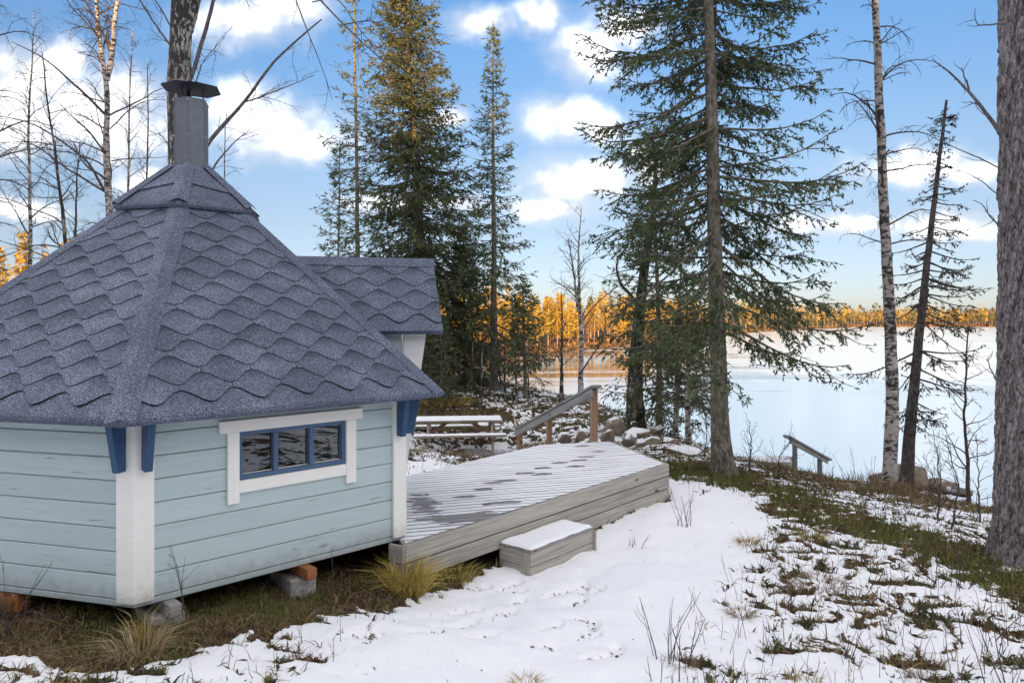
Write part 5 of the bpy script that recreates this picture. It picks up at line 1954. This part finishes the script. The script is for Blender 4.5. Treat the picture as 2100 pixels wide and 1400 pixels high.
def blob_crown(acc, rg, c, rx, rz, n, size, cone=0.0):
    """ragged crown of n leaf clumps in a tapered ellipsoid about c"""
    d = rg.normal(size=(n, 3))
    d /= np.linalg.norm(d, axis=1)[:, None]
    r = .45 + .6 * rg.random(n)
    z = d[:, 2] * r
    tap = np.clip(1 - cone * (z * .5 + .5), .05, 1)
    p = np.stack([d[:, 0] * r * rx * tap, d[:, 1] * r * rx * tap, z * rz], 1) + np.array(c)
    a, b, e = (rg.normal(size=(n, 3)) * size for _ in range(3))
    b[:, 2] *= .6
    V = np.stack([p + a, p + b, p + e], 1).reshape(-1, 3)
    acc.put(V, None, np.arange(n * 3).reshape(-1, 3))


far_kinds = []
for v in range(6):
    rg = np.random.default_rng(300 + v)
    tr, cr = Acc(), Acc()
    H = 1.0
    if v < 3:           # pine
        tube(tr, [(0, 0, -.05), (rg.normal() * .01, 0, .5), (rg.normal() * .02, 0, .92)], [.013, .010, .004], 5)
        for j in range(5):
            blob_crown(cr, rg, (rg.normal() * .04, rg.normal() * .04, .40 + .125 * j), .17 - .026 * j, .12, 75, .026)
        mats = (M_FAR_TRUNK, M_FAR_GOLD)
    elif v < 5:         # spruce
        tube(tr, [(0, 0, -.05), (0, 0, .9)], [.012, .003], 5)
        blob_crown(cr, rg, (0, 0, .55), .17, .46, 300, .028, .95)
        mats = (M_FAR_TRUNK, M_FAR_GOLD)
    else:               # bare birch
        tube(tr, [(0, 0, -.05), (.01, 0, .5), (.03, 0, .95)], [.010, .008, .002], 5)
        for j in range(4):
            blob_crown(cr, rg, (rg.normal() * .05, rg.normal() * .05, .45 + .13 * j), .13, .12, 70, .016)
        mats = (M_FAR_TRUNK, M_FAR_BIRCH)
    mt, mc = tr.mesh('trunk', True), cr.mesh('crown')
    mt.materials.append(mats[0])
    mc.materials.append(mats[1])
    far_kinds.append((mt, mc, v))
FAR_LAB = ['golden sunlit pine in the wood across the bay', 'golden sunlit spruce in the wood across the bay', 'orange-lit bare birch in the wood across the bay']


def far_tree(th, r, h, v, lab, grp):
    x, y = r * math.sin(th), r * math.cos(th)
    z = float(base_h(np.array([x]), np.array([y]))[0])
    mt, mc, kind = far_kinds[v]
    nm = ('pine_tree', 'spruce_tree', 'birch_tree')[0 if v < 3 else 1 if v < 5 else 2]
    o = thing(nm, (x, y, z), lab, 'tree', grp)
    M = Matrix.Translation((x, y, z)) @ Matrix.Rotation(random.random() * 6.28, 4, 'Z') @ Matrix.Diagonal((h * random.uniform(.85, 1.25), h * random.uniform(.85, 1.25), h, 1))
    add('trunk', mt, None, o, M)
    add('crown', mc, None, o, M)


def zone(th):
    px = HX + FPX * math.tan(th)
    for lim, txt in ((975, ', behind the dense spruces'), (1045, ', right beside the slim spruce'), (1120, ', behind the low bushy spruce'), (1170, ', left of the speckled birch'),
                     (1240, ', right of the speckled birch'), (1330, ', behind the leaning old birch'), (9999, ', behind the big spruce')):
        if px < lim:
            return txt


random.seed(9)
n_far = 0
th = -.14
while th < .255:
    r0_ = shore_r(th)
    for row in range(2):
        r = r0_ + 2 + row * random.uniform(5, 12) + random.random() * 3
        v = random.choice([0, 1, 2, 3, 5, 5] if row == 0 else [0, 1, 2, 3, 4])
        k = 0 if v < 3 else 1 if v < 5 else 2
        h = random.uniform(7.0, 9.6) * (1 if v != 5 else .85) * (r / 130) ** .4
        far_tree(th + random.uniform(-.004, .004), r, h, v, FAR_LAB[k] + zone(th), 'trees of the wood across the bay')
        n_far += 1
    th += random.uniform(1.1, 1.9) / r0_
th = -.70
while th < -.52:
    far_tree(th, random.uniform(92, 110), random.uniform(8.5, 11), random.choice([0, 1, 2, 3]), 'orange sunlit tree top showing beyond the left slope of the roof', 'trees beyond the roof')
    th += .022

# the rest of the far shore reads as one mass
wa, wt, ws, wg = Acc(), Acc(), Acc(), Acc()
rg = np.random.default_rng(17)
th = -.16
while th < 1.35:
    r0_ = shore_r(th)
    for row in range(4 if th < .255 else 3):
        if th < .255 and row == 0:
            continue
        r = r0_ + 3 + row * 16 + rg.random() * 8
        x, y = r * math.sin(th), r * math.cos(th)
        z = float(base_h(np.array([x]), np.array([y]))[0])
        h = (8 + 7 * rg.random()) * (1 + .15 * row) * .8 if th > .255 else (6.2 + 3.2 * rg.random()) * (1 + .06 * row)
        ac2 = wg if rg.random() < (.3 if th < .255 else .6) else wa
        big = 1 if r < 330 else 0
        n_ = 110 if big else 46
        if rg.random() < .55:
            blob_crown(ac2, rg, (x, y, z + h * .62), h * .17, h * .40, n_, h * (.038 if big else .055), .8)
        else:
            blob_crown(ac2, rg, (x, y, z + h * .62), h * .19, h * .38, n_, h * (.038 if big else .055), .3)
        tube(wt, [(x, y, z - .5), (x, y, z + h * .9)], [h * .013, h * .004], 3)
    # scrub and reeds at the water line
    for q in range(6 if r0_ < 260 else 2):
        r = r0_ - .5 + rg.random() * (3 if q < 3 else 14)
        t_ = th + rg.normal() * .004
        x, y = r * math.sin(t_), r * math.cos(t_)
        z = float(base_h(np.array([x]), np.array([y]))[0])
        blob_crown(ws, rg, (x, y, max(z, LAKE_Z) + .45), 1.5 + r * .003, .55 if q < 3 else 1.5 * min(1, 200 / r), 16 if q < 3 else 30, .22 + r * .0009)
    th += (1.5 + 1.0 * rg.random()) / r0_
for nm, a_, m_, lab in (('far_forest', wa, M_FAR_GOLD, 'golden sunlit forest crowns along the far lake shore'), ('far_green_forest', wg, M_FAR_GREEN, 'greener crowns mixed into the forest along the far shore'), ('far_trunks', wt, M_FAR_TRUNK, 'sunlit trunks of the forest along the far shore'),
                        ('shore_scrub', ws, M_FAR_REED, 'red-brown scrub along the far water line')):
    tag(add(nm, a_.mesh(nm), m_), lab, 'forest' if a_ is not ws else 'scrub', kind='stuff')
# far ridge, its blue haze painted into the forest colour
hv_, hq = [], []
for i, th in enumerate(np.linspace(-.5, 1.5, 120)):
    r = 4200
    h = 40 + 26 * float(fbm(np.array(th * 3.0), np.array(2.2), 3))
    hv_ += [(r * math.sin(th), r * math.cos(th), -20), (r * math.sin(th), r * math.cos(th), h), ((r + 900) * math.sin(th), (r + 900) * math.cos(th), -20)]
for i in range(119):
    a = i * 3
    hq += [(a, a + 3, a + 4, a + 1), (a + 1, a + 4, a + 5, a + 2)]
tag(add('hills', mesh_np('hills', np.array(hv_), None, np.array(hq), True), plain('haze_tinted_forest', (0.10, 0.14, 0.20), 1.0)), kind='structure')

# the forest that shades the garden, behind and right of the viewer
bk = Acc()
rg = np.random.default_rng(23)
for row, (yr, hh_) in enumerate(((-31, 13.2), (-35, 14.0), (-39, 14.4))):
    x = -75.0
    while x < 75:
        h = hh_ + rg.normal() * 1.0
        xx, yy = x + rg.normal() * .5, yr + rg.normal()
        z = float(base_h(np.array([xx]), np.array([yy]))[0])
        blob_crown(bk, rg, (xx, yy, z + h * .48), h * .20, h * .52, 420, .55, .8)
        tube(bk, [(xx, yy, z - .3), (xx, yy, z + h * .95)], [.2, .03], 5)
        x += 2.1 + rg.random() * .8
for (xx, yy, h) in [(13, -3, 6.5), (15.5, 1.5, 7), (17, -6, 8), (13.5, -8, 7), (18, 4, 7), (20, 0, 8), (23, 3, 8), (24, -4, 9), (21, -9, 9), (27, -1, 10), (28, 4, 9), (26, -9, 10)]:
    z = float(base_h(np.array([xx]), np.array([yy]))[0])
    blob_crown(bk, rg, (xx, yy, z + h * .58), h * .15, h * .40, 900, .26, .85)
    tube(bk, [(xx, yy, z - .3), (xx, yy, z + h * .95)], [.17, .03], 7)
tag(add('conifer_forest', bk.mesh('conifer_forest'), M_DARKWOOD), 'dark conifer forest that shades the garden', 'forest', kind='stuff')

# ------------------------------------------------------------------ ground vegetation
def blades(acc, p, d, ln, wd, C, rg, bend=.35):
    """curved three-point grass blades"""
    n = len(p)
    d = d / np.linalg.norm(d, axis=1)[:, None]
    side = np.cross(d, rg.normal(size=(n, 3)))
    side /= np.linalg.norm(side, axis=1)[:, None] + 1e-9
    m = p + d * (ln * .55)[:, None]
    hz_ = d.copy()
    hz_[:, 2] = -.4
    e = p + d * (ln * .9)[:, None] + hz_ * (ln * bend)[:, None]
    w = wd[:, None]
    V = np.stack([p - side * w, p + side * w, m + side * w * .7, m - side * w * .7, e], 1).reshape(-1, 3)
    k = np.arange(n)[:, None] * 5
    acc.put(V, k + np.array([[0, 1, 2, 3]]), k + np.array([[3, 2, 4]]), np.repeat(C, 5, 0))


def tuft(name, label, px, py, Y, n, ln, spread, cols, seed, wd=.003, upright=.6, group='grass tufts', bend=.5, dz=0.0):
    rg = np.random.default_rng(seed)
    b = P(px, py, Y)
    b.z = gz(b.x, b.y) + dz
    a_ = rg.random(n) * 6.283
    rr_ = spread * np.sqrt(rg.random(n))
    p = np.stack([b.x + rr_ * np.sin(a_), b.y + rr_ * np.cos(a_), np.full(n, b.z - .01)], 1)
    out_ = np.stack([np.sin(a_), np.cos(a_), np.zeros(n)], 1)
    d = out_ * (.25 + .9 * rg.random(n))[:, None] * (1 - upright * .5) + rg.normal(size=(n, 3)) * .18
    d[:, 2] = .35 + upright * rg.random(n) + .2
    C = np.array(cols)[rg.integers(0, len(cols), n)] * (.7 + .6 * rg.random(n))[:, None]
    ac_ = Acc()
    blades(ac_, p, d, ln * (.55 + .6 * rg.random(n)), np.full(n, wd), C, rg, bend)
    o = add(name, ac_.mesh(name, False, b), M_BLADE, None, Matrix.Translation(b))
    return tag(o, label, 'grass', group)


YEL = [(.44, .33, .075), (.58, .44, .13), (.36, .28, .07), (.50, .38, .14)]
STRAW = [(.38, .30, .17), (.30, .22, .12), (.45, .36, .22)]
BROWN = [(.22, .14, .075), (.31, .21, .12), (.16, .105, .065)]
OLIVE = [(.14, .14, .045), (.20, .175, .06), (.10, .105, .04)]
for i, a in enumerate([
        ('big arching golden grass tussock at the near deck corner', 838, 1195, 5.55, 520, .40, .12, YEL, .0030, .8),
        ('smaller green-gold tussock under the deck beside the box step', 938, 1180, 6.0, 200, .24, .10, YEL + OLIVE, .0028, .7),
        ('pale straw tussock at the foot of the white corner post', 285, 1330, 4.15, 240, .30, .10, STRAW, .0022, .6),
        ('upright straw stems right in front of the corner post', 296, 1300, 4.3, 60, .36, .04, YEL + STRAW, .002, 1.3),
        ('dry tuft alone in the snow at the bottom edge', 1078, 1385, 4.2, 150, .15, .06, STRAW + YEL, .0022, .4),
        ('brown tussock under the twiggy shrub in the snow', 1395, 1340, 4.6, 200, .13, .08, BROWN, .0024, .6),
        ('flattened golden tuft left of the low bush bottom right', 1655, 1365, 4.35, 120, .16, .07, YEL + STRAW, .0024, .2),
        ('small golden tuft at the very bottom right', 1830, 1392, 4.2, 110, .13, .06, YEL + STRAW, .0022, .3),
        ('rusty tuft on the slope below the moss', 1535, 1110, 7.1, 160, .17, .08, BROWN + YEL, .0032, .5),
        ('yellow-green tuft in the snow right of the rusty one', 1668, 1105, 7.2, 170, .18, .08, YEL + OLIVE, .0032, .6),
        ('wide dead-grass clump in the middle of the slope', 1680, 1185, 6.1, 320, .16, .20, BROWN, .003, .4),
        ('brown clump with snow lodged in it on the slope', 1520, 1255, 5.45, 150, .13, .07, BROWN + STRAW, .0028, .5),
        ('low brown tuft lying in snow at lower right', 1895, 1352, 4.5, 130, .13, .08, BROWN, .0024, .3),
        ('straw tuft by the left hut wall', 20, 1270, 4.75, 140, .28, .07, STRAW + BROWN, .0024, .9),
        ('dry reeds around the birch base at the shore', 1820, 1000, 11.5, 260, .45, .30, STRAW + BROWN, .004, 1.4),
        ('dry reeds in front of the shore boulder', 1890, 1010, 12.2, 260, .42, .35, STRAW + BROWN, .004, 1.4),
        ('pale dry reeds right of the shore handrail', 1780, 975, 13.4, 200, .40, .35, STRAW + BROWN, .004, 1.4),
        ('rusty reeds behind the box of the shore walkway', 1560, 940, 14.5, 220, .42, .4, BROWN + STRAW, .005, 1.4),
        ('rusty grass beside the low handrail post', 1100, 905, 14.9, 260, .42, .30, BROWN + STRAW, .005, 1.0),
        ('dry brown grass bank above the picnic table', 910, 830, 19.5, 420, .35, .8, BROWN + YEL, .007, .6)]):
    tuft('grass_tuft', *a[:8], seed=400 + i, wd=a[8], upright=a[9])


def twig_plant(label, px, py, Y, n, ln, seed, spread=.03, cat='shrub', lean=.25):
    rg = np.random.default_rng(seed)
    b = P(px, py, Y)
    b.z = gz(b.x, b.y)
    ac_ = Acc()
    for j in range(n):
        d = np.array((rg.normal() * lean, rg.normal() * lean, 1.0))
        p0 = np.array(b) + np.array((rg.normal() * spread, rg.normal() * spread, -.02))
        L = ln * (.4 + .7 * rg.random())
        k = 7
        pts = [p0]
        for q in range(k):
            d = d / np.linalg.norm(d) + rg.normal(size=3) * .06
            pts.append(pts[-1] + d / np.linalg.norm(d) * L / k)
        pts = np.array(pts)
        tube(ac_, pts, np.linspace(.0042, .0013, k + 1) * (.6 + .6 * rg.random()), 4)
        for m in range(rg.integers(0, 4)):
            i_ = rg.integers(2, k)
            dd_ = (pts[i_ + 1 if i_ < k else i_] - pts[i_ - 1])
            dd_ = dd_ / np.linalg.norm(dd_) + rg.normal(size=3) * .35
            e_ = pts[i_] + dd_ * L * .25 * (.5 + rg.random())
            tube(ac_, np.array([pts[i_], (pts[i_] + e_) / 2 + rg.normal(size=3) * .005, e_]), [.002, .0016, .0009], 3)
    o = add('twig_shrub', ac_.mesh('twig_shrub', True, b), M_TWIG, None, Matrix.Translation(b))
    return tag(o, label, cat, 'leafless twig shrubs')


for i, a in enumerate([
        ('tall bare twig shrub in the open snow below the deck', 1385, 1345, 4.6, 9, .62, .05),
        ('bare branching shrub at the far end of the deck skirting', 1405, 1075, 7.7, 10, .55, .06),
        ('purple-brown twig shrub in front of the left hut wall', 18, 1300, 4.3, 9, .55, .06),
        ('single dark stem standing against the hut wall beside the post', 388, 1290, 4.45, 2, .62, .02),
        ('pair of thin stems leaning at the right end of the hut wall', 670, 1185, 5.1, 2, .45, .03),
        ('two thin crossing twigs at the bottom edge left of centre', 240, 1395, 3.9, 3, .42, .03),
        ('thin stems in snow right of centre near the bottom', 1735, 1320, 4.75, 3, .36, .03),
        ('upright stems in snow further right', 1810, 1275, 5.1, 3, .34, .03),
        ('thin twigs beside the wide dead-grass clump', 1605, 1225, 5.7, 3, .36, .03),
        ('dense twig shrub in the lower right corner', 2070, 1370, 4.45, 12, .60, .14),
        ('reddish twig shrub on the lower right slope', 2035, 1300, 5.0, 9, .45, .12),
        ('twig shrub among the moss left of the right trunk', 1960, 1205, 6.2, 8, .75, .08),
        ('slim twigs growing from the moss band', 1915, 1180, 6.6, 5, .85, .06),
        ('small twigs at the bottom edge right of the path', 1405, 1395, 4.2, 6, .30, .07),
        ('brown twigs in the snow at the bottom edge centre', 1470, 1390, 4.25, 7, .22, .09),
        ('thin twigs on the mound crest by the handrail top', 1255, 850, 16.5, 6, .7, .25),
        ('twigs on the bank right of the old birch', 1345, 875, 14.9, 7, .8, .3),
        ('fine twigs at the shore between walkway and handrail', 1700, 985, 12.5, 7, .6, .3),
        ('fine twigs left of the white birch', 1765, 985, 12.3, 7, .7, .3),
        ('thin twigs right of the box step in the snow edge', 1300, 1115, 7.2, 4, .22, .06)]):
    twig_plant(a[0], a[1], a[2], a[3], a[4], a[5], 500 + i, a[6])

# carpet of low plants wherever the snow is broken
rg = np.random.default_rng(77)
N = 420000
th_ = rg.uniform(-.66, .66, N)
r_ = 3.4 * np.exp(rg.random(N) * math.log(24 / 3.4))
x_, y_ = r_ * np.sin(th_), r_ * np.cos(th_)
sf_ = snow_field(x_, y_)
inside = (poly_sd(x_, y_, HP) < -.35) | (poly_sd(x_, y_, DECK) < -.02)
ms_ = moss_amount(x_, y_)
want = (sf_ < .06) & ~inside
want &= rg.random(N) < np.where(sf_ < -.1, .9, .6)
stray = (~want) & ~inside & (rg.random(N) < np.where(sf_ < .5, .035, .011))
sel = want | stray
x_, y_, ms_, r_, sf_ = x_[sel], y_[sel], ms_[sel], r_[sel], sf_[sel]
z_ = ground_h(x_, y_)
n = len(x_)
patch = fbm(x_ * 2.3 + 8, y_ * 2.3, 2) + .25 * rg.normal(size=n)
hutd = poly_sd(x_, y_, HP)
ms_ = np.maximum(ms_, .36 * (1 - ss(hutd, .3, .9)))
kind_ = np.where(ms_ + .35 * patch > .45, 0, np.where(patch > .12, 1, np.where(patch > -.22, 2, 3)))
kind_ = np.where((sf_ > .06) & (rg.random(n) < .7), 3, kind_)
hutd = poly_sd(x_, y_, HP)
SPECS = {0: ('moss_grass', OLIVE + [(.15, .16, .05), (.20, .19, .06)], .055, .0032, 1.0, 'olive green mossy grass on the bare ground'),
         1: ('heather', [(.055, .06, .028), (.095, .10, .045), (.11, .085, .055), (.15, .155, .075)], .046, .0050, .9, 'dark low heather and lingonberry leaves poking through snow'),
         2: ('dead_grass', BROWN + [(.20, .15, .08), (.32, .25, .11), (.24, .20, .08)], .075, .0028, .7, 'brown dead grass blades poking through snow'),
         3: ('leaf_litter', [(.13, .075, .045), (.19, .11, .06), (.09, .055, .045), (.16, .12, .09)], .028, .010, .15, 'fallen brown leaves scattered on the ground')}
for kd, (nm, cols, ln, wd, upr, lab) in SPECS.items():
    m = kind_ == kd
    k = int(m.sum())
    if not k:
        continue
    ac_ = Acc()
    p = np.stack([x_[m], y_[m], z_[m] + .012], 1)
    d = rg.normal(size=(k, 3)) * (1.1 - .45 * upr)
    d[:, 2] = np.abs(d[:, 2]) * .5 + upr * .9 + .05
    C = np.array(cols)[rg.integers(0, len(cols), k)] * (.65 + .7 * rg.random(k))[:, None]
    sc_ = (.85 + .06 * r_[m]) * (1 - .38 * (1 - ss(hutd[m], .2, .9))) * (1 + .5 * rg.random(k) ** 3) * np.where(sf_[m] > .06, .55, 1)
    blades(ac_, p, d, ln * sc_ * (.5 + 1.0 * rg.random(k)), wd * sc_ * (.6 + .7 * rg.random(k)), C, rg, .3)
    tag(add(nm, ac_.mesh(nm), M_BLADE), lab, 'ground cover', kind='stuff')

# thin dry stems sticking out of the snow on the slope
rg = np.random.default_rng(91)
ac_ = Acc()
cnt = 0
while cnt < 900:
    th_, r_ = rg.uniform(-.5, .66), 3.6 * math.exp(rg.random() * math.log(14 / 3.6))
    x, y = r_ * math.sin(th_), r_ * math.cos(th_)
    if line_d(np.array([x]), np.array([y]), PATH)[0] < .9 or poly_sd(np.array([x]), np.array([y]), HP)[0] < .15 or poly_sd(np.array([x]), np.array([y]), DECK)[0] < .1:
        continue
    if x - .34 * y < -.3 and rg.random() < .75:
        continue
    cnt += 1
    z = gz(x, y)
    L = rg.uniform(.05, .22) * (1 + .04 * r_)
    d = np.array((rg.normal() * .25, rg.normal() * .25, 1.0))
    p0 = np.array((x, y, z))
    e = p0 + d * L
    c = np.array([(.16, .10, .07), (.30, .22, .13), (.10, .07, .06)][rg.integers(0, 3)]) * rg.uniform(.7, 1.2)
    tube(ac_, np.array([p0, (p0 + e) / 2 + rg.normal(size=3) * .01, e]), np.array([.0022, .0017, .0010]) * (1 + .03 * r_), 3, c)
    if rg.random() < .4:
        m = p0 + (e - p0) * rg.uniform(.3, .7)
        tube(ac_, np.array([m, m + np.array((rg.normal() * .3, rg.normal() * .3, .6)) * L * .5]), np.array([.0014, .0008]) * (1 + .03 * r_), 3, c)
tag(add('dry_stems', ac_.mesh('dry_stems', True), M_BLADE), 'thin dry stems sticking out of the snow all over the slope', 'ground cover', kind='stuff')
